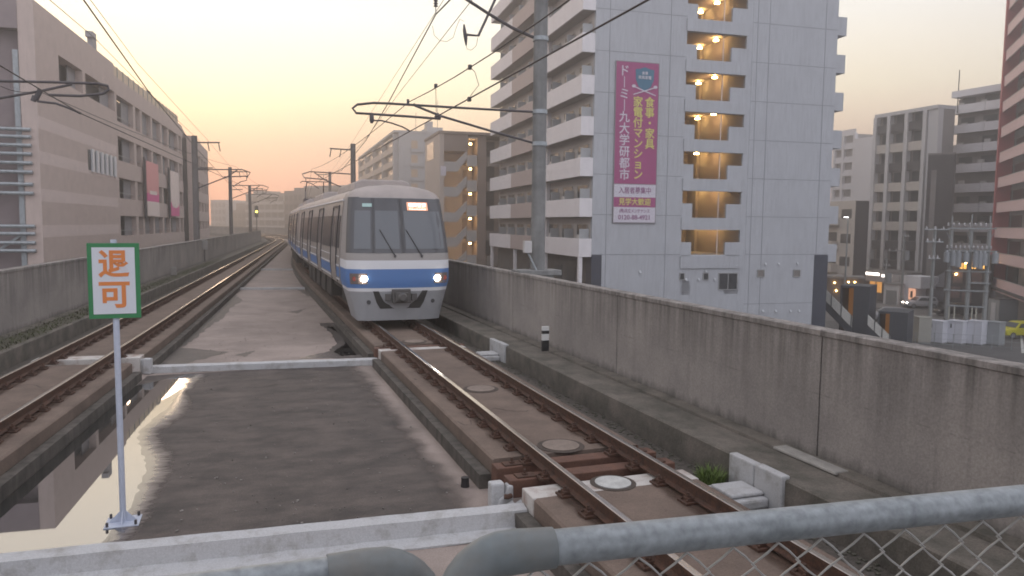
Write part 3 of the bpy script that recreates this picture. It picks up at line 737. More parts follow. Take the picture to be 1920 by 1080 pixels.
# coupler recess in the skirt
q = [nose(.87, -.54, .012), nose(.87, .54, .012), nose(.56, .50, .012), nose(.40, .44, .012), nose(.40, -.44, .012), nose(.56, -.50, .012)]
MB().slab(q, (0, .02, 0)).build('coupler_opening', mat('coupler_dark', (.03, .028, .027), .8), train)
m = MB(); m.box(-.24, .24, -.10, .05, .56, .92); m.box(-.16, .16, -.2, -.08, .60, .84); m.tube([(0, -.2, .72), (0, -.30, .72)], [.13, .09], 14); m.box(-.42, -.27, -.06, .03, .62, .80); m.box(.27, .42, -.06, .03, .62, .80); m.build('coupler', mat('coupler_steel', (.085, .08, .078), .6), train, bevel=.012)
for x0 in (-.26, .40):
    a_ = nose(1.80, x0 / 1.3 + .09, .05); b_ = nose(2.42, x0 / 1.3 - .16, .05); m = MB(); m.tube([a_, a_.lerp(b_, .5), b_], [.018, .012, .008], 6); m.tube([a_ + Vector((0, .05, -.02)), a_], .03, 8); m.tube([a_.lerp(b_, .45), b_ + (b_ - a_) * .1], .013, 6); m.build('wiper', tblack, train)
for i, t in enumerate((-.25, .25)):
    nose_grid([1.5, 1.64], [t * .1 - .004, t * .1 + .004], .006)
m = MB()
for (ya, yb, za, zb, hw) in ((1.6, 4.9, 3.64, 4.0, .75),):
    pass
half = [(1.34, .92), (1.41, 1.05), (1.425, 1.45), (1.41, 1.9), (1.36, 2.6), (1.28, 3.30), (1.22, 3.42), (1.08, 3.54), (.8, 3.63), (.4, 3.68), (0, 3.70)]
ring = half + [(-x, z) for x, z in half[::-1][1:]]
LCAR = 19.4
def side_x(z):
    return lin([(z_, x_) for x_, z_ in half if z_ <= 3.42], z)
def sidebox(mb, sgn, y0, y1, z0, z1, off, mi=0):
    zz = [z0 + (z1 - z0) * i / 4 for i in range(5)]
    P = [(sgn * (side_x(z) + off), z) for z in zz]; Q = [(sgn * (side_x(z) - .02), z) for z in zz]
    r_ = P + Q[::-1]; n_ = len(r_)
    vs = [(x, y0, z) for x, z in r_] + [(x, y1, z) for x, z in r_]
    mb.add(vs, [tuple(range(n_)), tuple(range(2 * n_ - 1, n_ - 1, -1))] + [(i, n_ + i, n_ + (i + 1) % n_, (i + 1) % n_) for i in range(n_)], mi)
for k in range(5):
    yb = YF + .0 + k * 20.0; a, ha = place(PR, yb, .06); b, hb = place(PR, yb + LCAR, .06); d = (b - a); h = math.atan2(d.x, d.y)
    y0 = 1.6 if k == 0 else 0
    m = MB(); vs = [(x, y, z) for y in (y0, LCAR) for x, z in ring]; n_ = len(ring)
    m.add(vs, [tuple(range(n_)), tuple(range(2 * n_ - 1, n_ - 1, -1))] + [(i, n_ + i, n_ + (i + 1) % n_, (i + 1) % n_) for i in range(n_)])
    for p_ in range(2, len(m.f)): 
        j = p_ - 2; m.m[p_] = 1 if 5 <= j <= 14 else 0
    body = m.build('car_body', [silver, roofm], train, smooth=True)
    body.location = tinv @ a; body.rotation_euler = (0, 0, -h)
    dys = [3.0, 7.6, 12.2, 16.6] if k == 0 else [1.9, 6.9, 11.9, 16.9]
    for sgn in ((-1, 1) if k < 2 else (-1,)):
        st = MB(); last = y0
        for dy in dys + [LCAR + .8]:
            sidebox(st, sgn, last + .03, dy - .72, 1.14, 1.42, .008, 1); sidebox(st, sgn, last + .03, dy - .72, 1.445, 1.485, .012, 0); sidebox(st, sgn, last + .03, dy - .72, 1.06, 1.10, .012, 0)
            sidebox(st, sgn, last + .03, dy - .72, 1.70, 1.73, .012, 0)
            last = dy + .72
        sidebox(st, sgn, y0, LCAR, 3.26, 3.31, .02, 0)
        st.build('side_stripe', [twhite, tblue], body)
        for dy in dys:
            m = MB(); sidebox(m, sgn, dy - .68, dy - .01, 1.02, 3.02, .012); sidebox(m, sgn, dy + .01, dy + .68, 1.02, 3.02, .012); dr = m.build('door', doorm, body)
            m = MB(); sidebox(m, sgn, dy - .76, dy - .685, .98, 3.1, .035); sidebox(m, sgn, dy + .685, dy + .76, .98, 3.1, .035); sidebox(m, sgn, dy - .76, dy + .76, 3.1, 3.15, .035); m.build('door_frame', tblack, body)
            m = MB(); sidebox(m, sgn, dy - .55, dy - .12, 1.95, 2.85, .02); sidebox(m, sgn, dy + .12, dy + .55, 1.95, 2.85, .02); m.build('door_window', twin, body)
        for a_, b_ in zip(dys, dys[1:]):
            m = MB(); sidebox(m, sgn, a_ + 1.05, b_ - 1.05, 1.92, 2.86, .014); m.build('side_window', twin, body)
        if k == 0:
            m = MB(); sidebox(m, sgn, 1.75, 2.1, 1.95, 2.85, .014); m.build('side_window', twin, body)
    for yc in ((4.9, 14.5) if k == 0 else (4.6, 14.5)):
        m = MB(); m.slab([(-.85, 0, 3.6), (-.80, 0, 3.85), (-.6, 0, 3.93), (.6, 0, 3.93), (.80, 0, 3.85), (.85, 0, 3.6)], (0, 4.2, 0)); o = m.build('roof_unit', roofm, body, bevel=.04); o.location = (0, yc - 2.1, 0)
    m = MB()
    for yb_ in (2.6, 16.0): m.box(-1.05, 1.05, yb_ - 1.5, yb_ + 1.5, .3, .72); 
    for y_ in (5.6, 7.6, 9.6, 11.6, 13.2): m.box(-1.3, -.6, y_ - .7, y_ + .6, .32, .92); m.box(.6, 1.3, y_ - .7, y_ + .6, .32, .92)
    m.box(-1.2, 1.2, 1.5 if k == 0 else .1, LCAR - .1, .72, .93); m.build('underframe', under, body)
    for yb_ in (1.6, 3.6, 15.0, 17.0):
        m = MB()
        for s_ in (-1, 1): m.tube([(s_ * .5, yb_, .43), (s_ * .62, yb_, .43)], .43, 24)
        m.tube([(-.5, yb_, .43), (.5, yb_, .43)], .07, 8); m.build('wheelset', mat('wheel_steel', (.09, .08, .075), .5, .5), body)
    if k > 0:
        m = MB(); m.box(-1.1, 1.1, -.6, -.01, .9, 3.3); m.build('gangway', tblack, body)
    if k == 1:
        m = MB()
        for s_ in (-1, 1):
            m.tube([(s_ * .6, 4.6, 3.95), (s_ * .55, 5.6, 4.5), (s_ * .5, 4.5, 5.0)], .03, 6)
        m.tube([(-.9, 4.5, 4.92), (-.8, 4.5, 5.02), (.8, 4.5, 5.02), (.9, 4.5, 4.92)], .03, 6); m.box(-.7, .7, 3.9, 5.9, 3.72, 3.95); pn = m.build('pantograph', darksteel, body); pn.location = (0, 4.0, .15)

# ------------------------------------------------------------------ overhead line
def pole(p, top, r, label, arms, extra=(), bands=(), shaft=None):
    root = thing('catenary_pole', label, 'pole', p, 0, 'overhead line poles')
    inv = root.matrix_world.inverted(); m = MB(); m.tube([(0, 0, 0), (0, 0, top - p.z)], [r * 1.05, r * .95], 20); m.build('shaft', shaft or poleconc, root, smooth=True)
    for name, pts, rr in arms:
        m = MB(); m.tube([inv @ Vector(q) for q in pts], rr, 8); m.build(name, darksteel, root, smooth=True)
    for z in bands:
        MB().tube([(0, 0, z - p.z - .05), (0, 0, z - p.z + .05)], r * 1.12, 20).build('pole_band', galv, root, smooth=True)
    return root
Y1 = 17.9; a17 = lambda x, y: at(x, y, Y=Y1)
def px_arc(pts, Y): return [at(x, y, Y=Y) for x, y in pts]
bp_ = at(1008, 510, Y=Y1); pb = Vector((bp_.x, Y1, -1.6))
R1 = pole(pb, 11.5, .178, 'thick concrete overhead line pole behind the right parapet, nearest the camera', [
    ('bracket_arm', px_arc([(1003, 210), (860, 202), (728, 194), (700, 193), (670, 196), (661, 203), (668, 212), (700, 214), (775, 219), (826, 223)], Y1), .029),
    ('stay_arm', px_arc([(1000, 268), (925, 247), (825, 217), (778, 198), (776, 194)], Y1), .029),
    ('upper_arm', px_arc([(1000, 70), (960, 52), (915, 25), (872, -3), (800, -50)], Y1), .04),
    ('drop_arm', px_arc([(945, -40), (928, 0), (897, 67), (874, 65)], Y1), .032),
    ('insulator', px_arc([(870, 46), (871, 58), (873, 70), (874, 85)], Y1), [.02, .045, .05, .02]),
    ('insulator', px_arc([(697, 213), (697, 218), (697, 226), (697, 231)], Y1), [.03, .05, .055, .03]),
    ('registration_arm', px_arc([(697, 226), (715, 226), (735, 231), (755, 238), (769, 246)], Y1), .018),
    ('clamp', px_arc([(818, 214), (826, 222)], Y1), .06), ('clamp', px_arc([(765, 186), (765, 195)], Y1), .03),
    ('jumper', px_arc([(811, 48), (814, 66), (824, 76), (838, 78), (850, 70), (856, 50), (862, 36), (870, 40)], Y1), .006),
    ('jumper', px_arc([(874, 85), (876, 92), (884, 94), (893, 86), (896, 70)], Y1), .006),
    ], bands=(at(1008, 73, Y=Y1).z, at(1008, 210, Y=Y1).z, at(1008, 270, Y=Y1).z))
inv = R1.matrix_world.inverted()
m = MB(); q0 = inv @ at(981, 474, Y=Y1 - .2); m.box(q0.x, q0.x + .2, q0.y - .1, q0.y + .05, q0.z, q0.z + .3); m.build('switch_box', mat('box_white', (.5, .48, .47), .6), R1, bevel=.01)
m = MB(); m.tube([inv @ at(990, 474, Y=Y1 - .2), inv @ at(1008, 512, Y=Y1 - .2)], .025, 8); m.build('conduit', galv, R1)
m = MB(); m.box(-.6, .55, -.3, .35, 2.96, 3.1); m.box(-.35, .35, -.25, .3, 1, 2.96); m.build('pole_bracket', poleconc, R1, bevel=.02)
# far poles: cross-arm with two hangers, bracket over the track
def std_pole(path, y, sgn, label, r=.2, top=8.9, wire_arm=True):
    p, h = place(path, y, sgn * 3.25); p.z = -1.6; q = lambda d, z: place(path, y, d)[0] + Vector((0, 0, z))
    s = sgn; arms = [('cross_arm', [q(s * 3.25, top - .45), q(s * 1.6, top - .40)], .05)]
    for d in (1.7, 2.4): arms.append(('hanger', [q(s * d, top - .42), q(s * (d - .1), top - 1.0)], .035))
    arms += [('bracket_arm', [q(s * 3.2, 6.2), q(s * .2, 6.3), q(-s * .35, 6.1), q(-s * .2, 5.85), q(s * 1.4, 5.75)], .04), ('stay_arm', [q(s * 3.2, 4.9), q(s * 1.2, 5.75), q(s * .5, 6.25)], .04), ('registration_arm', [q(-s * .1, 5.85), q(-s * .1, 5.55), q(s * .3, 5.45), q(s * .8, 5.1)], .03), ('mast_arm', [q(s * 3.2, top - 2.2), q(s * 2.1, top - 2.15)], .04)]
    return pole(p, top, r, label, arms, shaft=poledark)
std_pole(PR, 56, 1, 'overhead line pole standing above the front of the train roof', .19, 8.4)
std_pole(PR, 112, 1, 'slim far overhead line pole above the tail of the train', .22, 10.0)
std_pole(PL, 56, -1, 'overhead line pole in front of the far end of the brown parking building', .2, 8.5)
std_pole(PL, 79, -1, 'overhead line pole just beyond the brown parking building', .175, 8.0)
std_pole(PL, 103, -1, 'farthest overhead line pole on the left, left of the yellow signal', .19, 7.4)
# the pole just left of the frame, whose arms reach over the left track
YL = 20.0; pp, hh = place(PL, YL, -3.25); pp.z = -1.6
pole(pp, 11.5, .178, 'overhead line bracket reaching in from the left over the empty track', [
    ('bracket_arm', [Vector((pp.x, pp.y, at(-10, 152, Y=YL).z))] + px_arc([(0, 152), (100, 154), (185, 157), (202, 161), (204, 168), (192, 176), (150, 180), (92, 178)], YL), .030),
    ('stay_arm', [Vector((pp.x, pp.y, at(-30, 190, Y=YL).z))] + px_arc([(0, 184), (75, 171), (135, 158)], YL), .030),
    ('clamp', px_arc([(66, 188), (76, 168)], YL), .06), ('insulator', px_arc([(62, 190), (66, 180)], YL), .06),
    ('registration_arm', px_arc([(70, 190), (105, 194), (130, 203), (152, 213)], YL), .026)])
# wires
def wire(pts, r, label, sag=0.0):
    P = [Vector(p) for p in pts]; Q = []
    for a, b in zip(P, P[1:]):
        for i in range(8):
            t = i / 8; q = a.lerp(b, t); q.z -= sag * 4 * t * (1 - t); Q.append(q)
    Q.append(P[-1]); root = Q[0].copy(); o = MB().tube([q - root for q in Q], r, 6).build('overhead_wire', wirem, None, smooth=True); o.location = root
    return tag(o, label, 'wire', 'overhead wires')
c1 = at(769, 246, Y=Y1); m1 = at(767, 191, Y=Y1)
def along(path, ys, d, z): return [place(path, y, d)[0] + Vector((0, 0, z)) for y in ys]
cw = [Vector((c1.x + .0, 1.0, c1.z)), c1] + along(PR, (52, 90, 118), .15, 5.15)
wire(cw, .012, 'contact wire over the right track, lower of the pair meeting the near bracket')
mw = [Vector((m1.x, 1.0, m1.z + .1)), m1] + along(PR, (52, 90, 118), .15, 6.2)
wire(mw, .010, 'messenger wire above the contact wire over the right track', .25)
m = MB()
def dropper(y, cz, mz, x):
    pass
for (xa, ya, xb, yb) in ((881, 126, 880, 186), (817, 161, 818, 220)):
    A_ = at(xa, ya, X=m1.x); B_ = at(xb, yb, X=c1.x)
    root = thing('wire_dropper', 'looped dropper between the pair of wires left of the apartment tower' if xa > 850 else 'straight thin dropper under the messenger wire near the bracket tip', 'dropper', A_, 0)
    inv = root.matrix_world.inverted(); m = MB(); mid = (A_ + B_) / 2
    loop = [A_, A_ + Vector((.12, .1, -.05)), mid + Vector((.2 if xa > 850 else 0, .1, 0)), B_ + Vector((.05, .0, .1)), B_] if xa > 850 else [A_, B_]
    m.tube([inv @ q for q in loop], .006, 5); m.build('dropper_wire', wirem, root)
    for e in (A_, B_): m = MB(); e = inv @ e; m.box(e.x - .03, e.x + .03, e.y - .04, e.y + .04, e.z - .04, e.z + .04); m.build('dropper_clip', darksteel, root, bevel=.01)
f = [at(1010, -170, Y=11), at(817, 27, Y=17.9), at(728, 193, Y=27), at(687, 262, Y=36), at(640, 320, Y=52)] + [place(PR, 90, 1.6)[0] + Vector((0, 0, 8.1))]
wire(f, .017, 'thick feeder wire climbing steeply past the near bracket tip')
wire([at(885, 0, Y=14), at(744, 180, Y=26), at(690, 255, Y=40), at(650, 300, Y=52), at(604, 350, Y=90)], .008, 'thin wire slanting down beside the thick feeder, on its right')
wire([at(838, -10, Y=14), at(700, 205, Y=28), at(655, 275, Y=52), at(600, 350, Y=95)], .006, 'very thin wire running left of the thick feeder')
ins = thing('wire_insulator', 'string insulator hanging at the top of the picture on the thick feeder', 'insulator', at(817, 27, Y=17.9)); inv = ins.matrix_world.inverted()
m = MB(); m.tube([inv @ at(817, 27, Y=17.9), inv @ at(817, -30, Y=17.9)], .012, 6); m.build('rod', darksteel, ins)
for yy in (12, 7, 2): m = MB(); q = inv @ at(817, yy, Y=17.9); m.tube([q, q + Vector((0, 0, .04))], [.06, .03], 10); m.build('shed', darksteel, ins)
lc = at(152, 213, Y=YL)
wire([Vector((lc.x - .35, 4, lc.z)), lc] + along(PL, (52, 77, 103, 118), -.2, 5.15), .012, 'contact wire over the empty left track')
wire([at(-60, 120, Y=16), at(70, 170, Y=YL)] + along(PL, (52, 77, 103, 118), -.2, 6.2), .008, 'messenger wire over the empty left track', .2)
wire([at(60, -140, Y=14), at(157, 0, Y=17), at(278, 171, Y=27), at(331, 234, Y=36), at(365, 275, Y=52), at(430, 345, Y=77), at(468, 370, Y=103)], .018, 'thick feeder wire in front of the brown parking building')
wire([at(140, -40, Y=17), at(259, 120, Y=28), at(384, 257, Y=52), at(440, 322, Y=77)], .009, 'thin wire right of the thick feeder on the left side')
wire([at(70, -20, Y=17), at(176, 70, Y=25), at(285, 180, Y=35), at(378, 268, Y=52)], .009, 'thin wire left of the thick feeder, crossing the parking building roof')
# trackside boxes along the left wall, and the far signal
def lbox(px_, py, w_, hgt, label, post=0.0):
    pz = at(px_, py, z=-.1); root = thing('trackside_box', label, 'equipment box', Vector((pz.x, pz.y, -.1)), -.08)
    if post: MB().tube([(0, 0, 0), (0, 0, post)], .04, 8).build('post', darksteel, root)
    MB().box(-w_ / 2, w_ / 2, -.1, .1, post, post + hgt).build('housing', mat('box_grey', (.34, .32, .30), .6, var=.2), root, bevel=.02)
lbox(384, 492, .42, .62, 'grey equipment box on a post against the left parapet', .85)
lbox(326, 516, .24, .42, 'small pale box on the walkway at the foot of the left parapet')
sp_, sh = place(PL, 128, -2.2); sp_.z = -.1
sig = thing('railway_signal', 'distant dark signal head showing one yellow light', 'signal', sp_)
ly = at(481, 397, Y=sp_.y - .12); loc = sig.matrix_world.inverted() @ ly
m = MB(); m.tube([(loc.x, .15, 0), (loc.x, .15, loc.z + 1)], .07, 8); m.build('signal_post', darksteel, sig)
m = MB(); m.box(loc.x - .28, loc.x + .28, -.08, .12, loc.z - .9, loc.z + .9); m.build('signal_head', tblack, sig, bevel=.05)
m = MB(); m.tube([(loc.x, -.13, loc.z), (loc.x, -.09, loc.z)], .17, 16); m.build('signal_lamp', mat('yellow_lamp', (1, .8, .1), .4, emit=(1, .78, .10), es=4), sig)

# ================================================================== town
GZ = -7.5
m = MB(); m.box(-1500, 1500, -200, 2500, GZ - 1, GZ); m.build('ground', mat('asphalt', (.11, .107, .105), .9, col2=(.075, .073, .072), scale=.2, fine=.15), kind='structure')
class Frame:
    """vertical facade frame: origin, u along the facade, v into the building, z up from the street"""
    def __init__(s, name, label, cat, o, ud, group=None):
        ud = Vector((ud[0], ud[1])).normalized(); s.rz = math.atan2(ud.y, ud.x)
        s.o = Vector((o[0], o[1], GZ)); s.u = Vector((ud.x, ud.y, 0)); s.v = Vector((-ud.y, ud.x, 0))
        s.root = thing(name, label, cat, s.o, s.rz, group)
    def fv(s, x, y, v=0.0):       # photo pixel on the plane v -> (u, z local)
        d = ray(x, y); t = ((s.o + s.v * v) - CAM).dot(s.v) / d.dot(s.v); p = CAM + d * t - s.o
        return p.dot(s.u), p.z
    def fu(s, x, y, u=0.0):
        d = ray(x, y); t = ((s.o + s.u * u) - CAM).dot(s.u) / d.dot(s.u); p = CAM + d * t - s.o
        return p.dot(s.v), p.z
    def part(s, name, m, mats, parent=None, bevel=0.0, smooth=False): return m.build(name, mats, parent or s.root, bevel=bevel, smooth=smooth)
def from_px(name, label, cat, l, r, group=None):
    a = at(l[0], 430, w=l[1]); b = at(r[0], 430, w=r[1]); f = Frame(name, label, cat, a, (b - a).xy, group); f.W = (b - a).xy.length; return f

bwhite = mat('tower_white', (.47, .485, .515), .8, var=.08, scale=.5, streak=.14, fine=.04)
bside = mat('balcony_white', (.78, .745, .755), .75, var=.08, scale=1.2, streak=.08); bbrown = mat('balcony_brown', (.43, .36, .345), .75, var=.1, scale=1.5)
navy = mat('base_navy', (.055, .062, .085), .7, var=.2, scale=2); jointm = mat('joint_line', (.22, .235, .26), .9)
recess = mat('recess_wall', (.50, .47, .445), .85, var=.1, scale=1); bayin = mat('stairwell_plaster', (.40, .365, .34), .85, var=.08, scale=1); shadeglass = mat('house_glass', (.045, .05, .056), .38, spec=.22)
screen = mat('balcony_screen', (.34, .35, .36), .5); acm = mat('aircon_white', (.5, .49, .48), .6); lampw = mat('warm_lamp', (1, .8, .5), .4, emit=(1.0, .62, .22), es=14)
frame_m = mat('window_frame', (.30, .30, .30), .5)

# ---------------------------------------------------------------- the white tower
o = at(1110, 440, w=52.0)
T = Frame('apartment_tower', 'tall white apartment tower with an open lamp lit stairwell and stacked balconies', 'apartment building', o, (cos(radians(-4.1)), sin(radians(-4.1))))
T.W = T.fv(1560, 300)[0]; D_ = T.fu(940, 440, 0)[0]
zj = [T.fv(1530, y)[1] for y in (477, 407, 338, 267, 196, 125, 53)]
FH = (zj[-1] - zj[0]) / 6; zj = [zj[0] + i * FH for i in range(9)]; HT = zj[-1] + 1.2
uS0, uS1 = T.fv(1279, 390)[0], T.fv(1400, 390)[0]
b0, b1, b2 = T.fv(1298, 390)[0], T.fv(1362, 390)[0], T.fv(1390, 390)[0]
BD = 8.5
m = MB(); m.box(0.0, uS0, 0, D_, 0, HT); m.box(uS1, T.W, 0, D_, 0, HT); m.box(uS0 + .002, uS1 - .002, 0, D_, 0, zj[0] - .03)
T.part('wall', m, bwhite)
m = MB(); m.box(uS0 + .002, uS1 - .002, BD, D_ - .1, zj[0] - .02, HT); T.part('stairwell_back_wall', m, bayin)
m = MB(); m.box(uS0 + .003, uS0 + .05, .25, BD - .01, zj[0], HT); m.box(uS1 - .05, uS1 - .003, .25, BD - .01, zj[0], HT); T.part('stairwell_side_wall', m, bayin)
m = MB(); m.box(-.02, T.W + .02, -.02, D_, HT, HT + .25); T.part('roof', m, jointm)
m = MB()
for z in zj: m.box(.01, uS0 - .02, -.006, .0, z - .02, z + .02); m.box(uS1 + .02, T.W - .01, -.006, 0, z - .02, z + .02)
zb_ = T.fv(1400, 570)[1]; m.box(uS1, T.W - 1.1, -.006, 0, zb_ - .02, zb_ + .02)
for px_ in (1140, 1253, 1414, 1436, 1540):
    u_ = T.fv(px_, 250)[0]; m.box(u_ - .02, u_ + .02, -.008, 0, .5, HT - .05)
T.part('panel_joint', m, jointm)
for i, z in enumerate(zj):
    m = MB(); m.box(uS0 - .05, b2, -.10, .35, z - 1.0, z - .13); T.part('stairwell_band', m, bwhite)
    if i < len(zj):
        zf = z - FH + 0.0
        m = MB(); m.box(uS0 + .06, uS1 - .06, .36, BD - .02, z - .25, z - .13); T.part('stairwell_floor', m, bayin)
        if z - FH > zj[0] - FH - .1:
            zt = z - FH - .13; 
            m = MB(); m.box(uS0 + .004, b0, 0, .22, zt, zt + 1.02); T.part('stairwell_parapet', m, bwhite)
            m = MB(); m.box(b1, b2, 0, .22, zt, zt + 1.02); T.part('stairwell_parapet', m, bwhite)
            m = MB(); m.box(b2 - .02, uS1 - .003, .02, .24, zt, zt + FH - .001); T.part('stairwell_column', m, bwhite)
            m = MB(); m.bar((b1 - .45, .4, zt), (b1 - .45, .4, z - .3), .05, .05); T.part('drain_pipe', m, bside)
            # flight of stairs rising to the right, solid balustrade
            m = MB(); m.box(uS1 - .3, uS1 - .06, 7.0, BD - .03, zt, z - .26); T.part('landing_partition', m, bayin)
            for f_ in (.1, .36, .62):
                u_ = uS0 + (uS1 - uS0) * f_; m = MB(); m.box(u_ - .3 + .9, u_ + .35 + .9, BD - .05, BD - .005, zt + .1, zt + 2.1); T.part('landing_door', m, mat('landing_door', (.09, .07, .06), .6))
            for px_, vv in ((1340, 3.75), (1310, 6.3)):
                u_ = min(T.fv(px_, 150, vv)[0], uS1 - .4); m = MB(); m.cyl((u_, vv, z - .52), .21, .1, 18); m.cyl((u_, vv, z - .43), .05, .175, 8); T.part('ceiling_lamp', m, lampw)
            pl = bpy.data.lights.new('stairwell_light', 'POINT'); pl.energy = 9; pl.color = (1, .52, .24); pl.shadow_soft_size = .15
            po = bpy.data.objects.new('stairwell_light', pl); C.objects.link(po); po.parent = T.root; po.location = (T.fv(1328, 150, 4.6)[0], 4.6, z - .85)
# ground floor band under the stairs, base panels, windows, vents
u0, z0 = T.fv(1527, 478); u1 = T.W
m = MB(); m.box(u0, u1 + .02, -.03, 6, 0, z0); T.part('base_panel', m, navy)
ua = T.fv(1127, 520)[0]; m = MB(); m.box(-.02, ua, -.03, 5, 0, T.fv(1110, 478)[1]); T.part('base_panel', m, navy)
def win(fr, x0, x1, y0, y1, v=0.0, split=False, glassm=shadeglass, parent=None, name='window'):
    ua_, za = fr.fv(x0, (y0 + y1) / 2, v); ub_, _ = fr.fv(x1, (y0 + y1) / 2, v); zt = fr.fv((x0 + x1) / 2, y0, v)[1]; zb = fr.fv((x0 + x1) / 2, y1, v)[1]
    m = MB(); t_ = .06
    m.box(ua_, ub_, v - .07, v + .0, zb - t_, zb); m.box(ua_, ub_, v - .05, v + .0, zt, zt + t_); m.box(ua_ - t_, ua_, v - .05, v, zb - t_, zt + t_); m.box(ub_, ub_ + t_, v - .05, v, zb - t_, zt + t_)
    if split: m.box((ua_ + ub_) / 2 - .03, (ua_ + ub_) / 2 + .03, v - .045, v, zb, zt)
    f_ = fr.part(name, m, frame_m, parent); m = MB(); m.box(ua_, ub_, v - .012, v - .002, zb, zt); fr.part('pane', m, glassm, f_); return f_
beige_glass = mat('curtained_glass', (.20, .18, .165), .3)
win(T, 1275, 1282, 513, 524); win(T, 1319, 1327, 513, 524); win(T, 1348, 1381, 513, 542, split=True); win(T, 1420.5, 1432, 507, 518, glassm=beige_glass); win(T, 1488, 1499, 507, 518, glassm=beige_glass)
for x, y in ((1284, 496), (1306, 496), (1343, 496), (1356, 496), (1380, 496), (1435, 495), (1460, 495), (1495, 494), (1286, 524), (1310, 524), (1340, 524), (1323, 508), (1200, 510), (1430, 583), (1454, 583), (1482, 583), (1498, 583)):
    u_, z_ = T.fv(x, y); m = MB(); m.slab([(u_ - .07, -.12, z_ - .06), (u_ + .07, -.12, z_ - .06), (u_ + .07, 0, z_ + .10), (u_ - .07, 0, z_ + .10)], (0, .0, -.06)); T.part('vent_hood', m, mat('vent_grey', (.42, .43, .45), .4, .5))
# balconies along the track side
UB = -.95
vz = T.fu(1086, 482, UB)[1]
v_a = T.fu(1008, 420, UB)[0]; v_b = T.fu(957, 440, UB)[0]; v_c = T.fu(918, 440, UB)[0]
nb = 9
for i in range(nb):
    zb = vz + i * FH
    for va, vb, mm in ((0.02, v_a - .01, bside), (v_a, v_b - .01, bbrown), (v_b, v_c, bside)):
        m = MB(); m.box(UB, UB + .12, va, vb, zb, zb + 1.28); 
        if va < .1: m.box(UB + .12, -.004, va, va + .12, zb, zb + 1.28)
        if vb > v_c - .1: m.box(UB + .12, -.004, vb - .12, vb, zb, zb + 1.28)
        T.part('balcony_parapet', m, mm)
    m = MB(); m.box(UB + .122, -.004, .14, v_c - .13, zb + .02, zb + .2); T.part('balcony_floor', m, recess)
    m = MB(); m.box(-.012, -.003, .3, v_c - .2, zb + .21, zb + FH - .02); T.part('balcony_wall', m, recess)
    nw = 8; seg = (v_c - .5) / nw
    for k in range(nw):
        va = .35 + k * seg
        m = MB(); m.box(-.05, -.014, va + .5, va + seg - .7, zb + .25, zb + 2.25); w_ = T.part('balcony_window', m, shadeglass)
        m = MB(); m.box(-.07, -.05, va + .46, va + .52, zb + .22, zb + 2.3); m.box(-.07, -.05, va + seg - .72, va + seg - .66, zb + .22, zb + 2.3); m.box(-.07, -.05, va + seg / 2 - .13, va + seg / 2 - .07, zb + .22, zb + 2.25); T.part('frame', m, frame_m, w_)
        m = MB(); m.box(UB + .13, -.08, va - .02, va + .02, zb + .22, zb + 1.95); T.part('balcony_divider', m, screen)
        if (k + i) % 2 == 0: m = MB(); m.box(UB + .3, UB + .6, va + .15, va + .95, zb + 1.0, zb + 1.55); T.part('outdoor_unit', m, acm)
    m = MB(); m.box(-.3, -.004, v_a - .3, v_a + .3, zb + .2, zb + FH + .02); T.part('balcony_pillar', m, bside)
zg = vz
m = MB(); m.box(-.06, -.005, 1.0, v_c, 0, zg - .02); T.part('undercroft_wall', m, mat('undercroft', (.14, .13, .125), .9, var=.3, scale=1))
for vv in (.25, 8.0, v_a, 17, v_c - .4): m = MB(); m.box(UB + .05, UB + .3, vv - .15, vv + .15, 0, zg); T.part('undercroft_column', m, bside)
for vv in (3, 6, 10.5, 14): m = MB(); m.box(-.10, -.065, vv, vv + 1.8, 4.6, zg - .9); T.part('undercroft_window', m, shadeglass)
# balconies on the far right side, seen end on
for i, y in enumerate((478, 405, 334, 275 - 0, 205, 135, 65)):
    u_, z_ = T.fv(1570, 65 + 71 * (6 - i)); 
    m = MB(); m.box(T.W + .003, T.W + .86, .1, 9, z_, z_ + 1.35); m.box(T.W + .003, T.W + .4, .4, 8.9, z_ - .12, z_ - .003); T.part('side_balcony', m, bwhite)

# the tall banner hung on the tower
u0, zt = T.fv(1156, 117, -.1); u1 = T.fv(1235, 250, -.1)[0]; u0 = T.fv(1153.5, 250, -.1)[0]; zb = T.fv(1190, 417, -.1)[1]
z1 = T.fv(1190, 346, -.1)[1]; z2 = T.fv(1190, 370, -.1)[1]; z3 = T.fv(1190, 388.5, -.1)[1]; u1 = T.fv(1232, 250, -.1)[0]
bo = T.o + T.u * ((u0 + u1) / 2) - T.v * .1; bo.z = GZ + zb
BN = thing('wall_banner', 'tall pink advertising banner with white and yellow Japanese lettering on the white tower', 'banner', bo, T.rz)
w_ = (u1 - u0) / 2; X = lambda x, y=250: T.fv(x, y, -.1)[0] - (u0 + u1) / 2; Z = lambda y: T.fv(1190, y, -.1)[1] - zb
pink = mat('banner_pink', (.36, .07, .20), .65, var=.08, scale=1); bwh = mat('banner_white', (.60, .57, .63), .65); byel = mat('banner_yellow', (.62, .58, .17), .65); bpur = mat('banner_purple', (.26, .10, .22), .65); bteal = mat('banner_teal', (.06, .17, .26), .65)
m = MB(); m.box(-w_ - .06, w_ + .06, 0, .07, -.06, Z(117) + .06); m.build('backing_frame', mat('banner_frame', (.24, .22, .24), .6), BN)
m = MB(); m.box(-w_, w_, -.012, -.002, Z(346) + .04, Z(117)); m.build('upper_panel', pink, BN)
m = MB(); m.box(-w_, w_, -.012, -.002, Z(370), Z(346)); m.build('notice_panel', bwh, BN)
m = MB(); m.box(-w_, w_, -.012, -.002, Z(388.5), Z(370)); m.build('notice_panel', pink, BN)
m = MB(); m.box(-w_, w_, -.012, -.002, 0, Z(388.5)); m.build('notice_panel', bwh, BN)
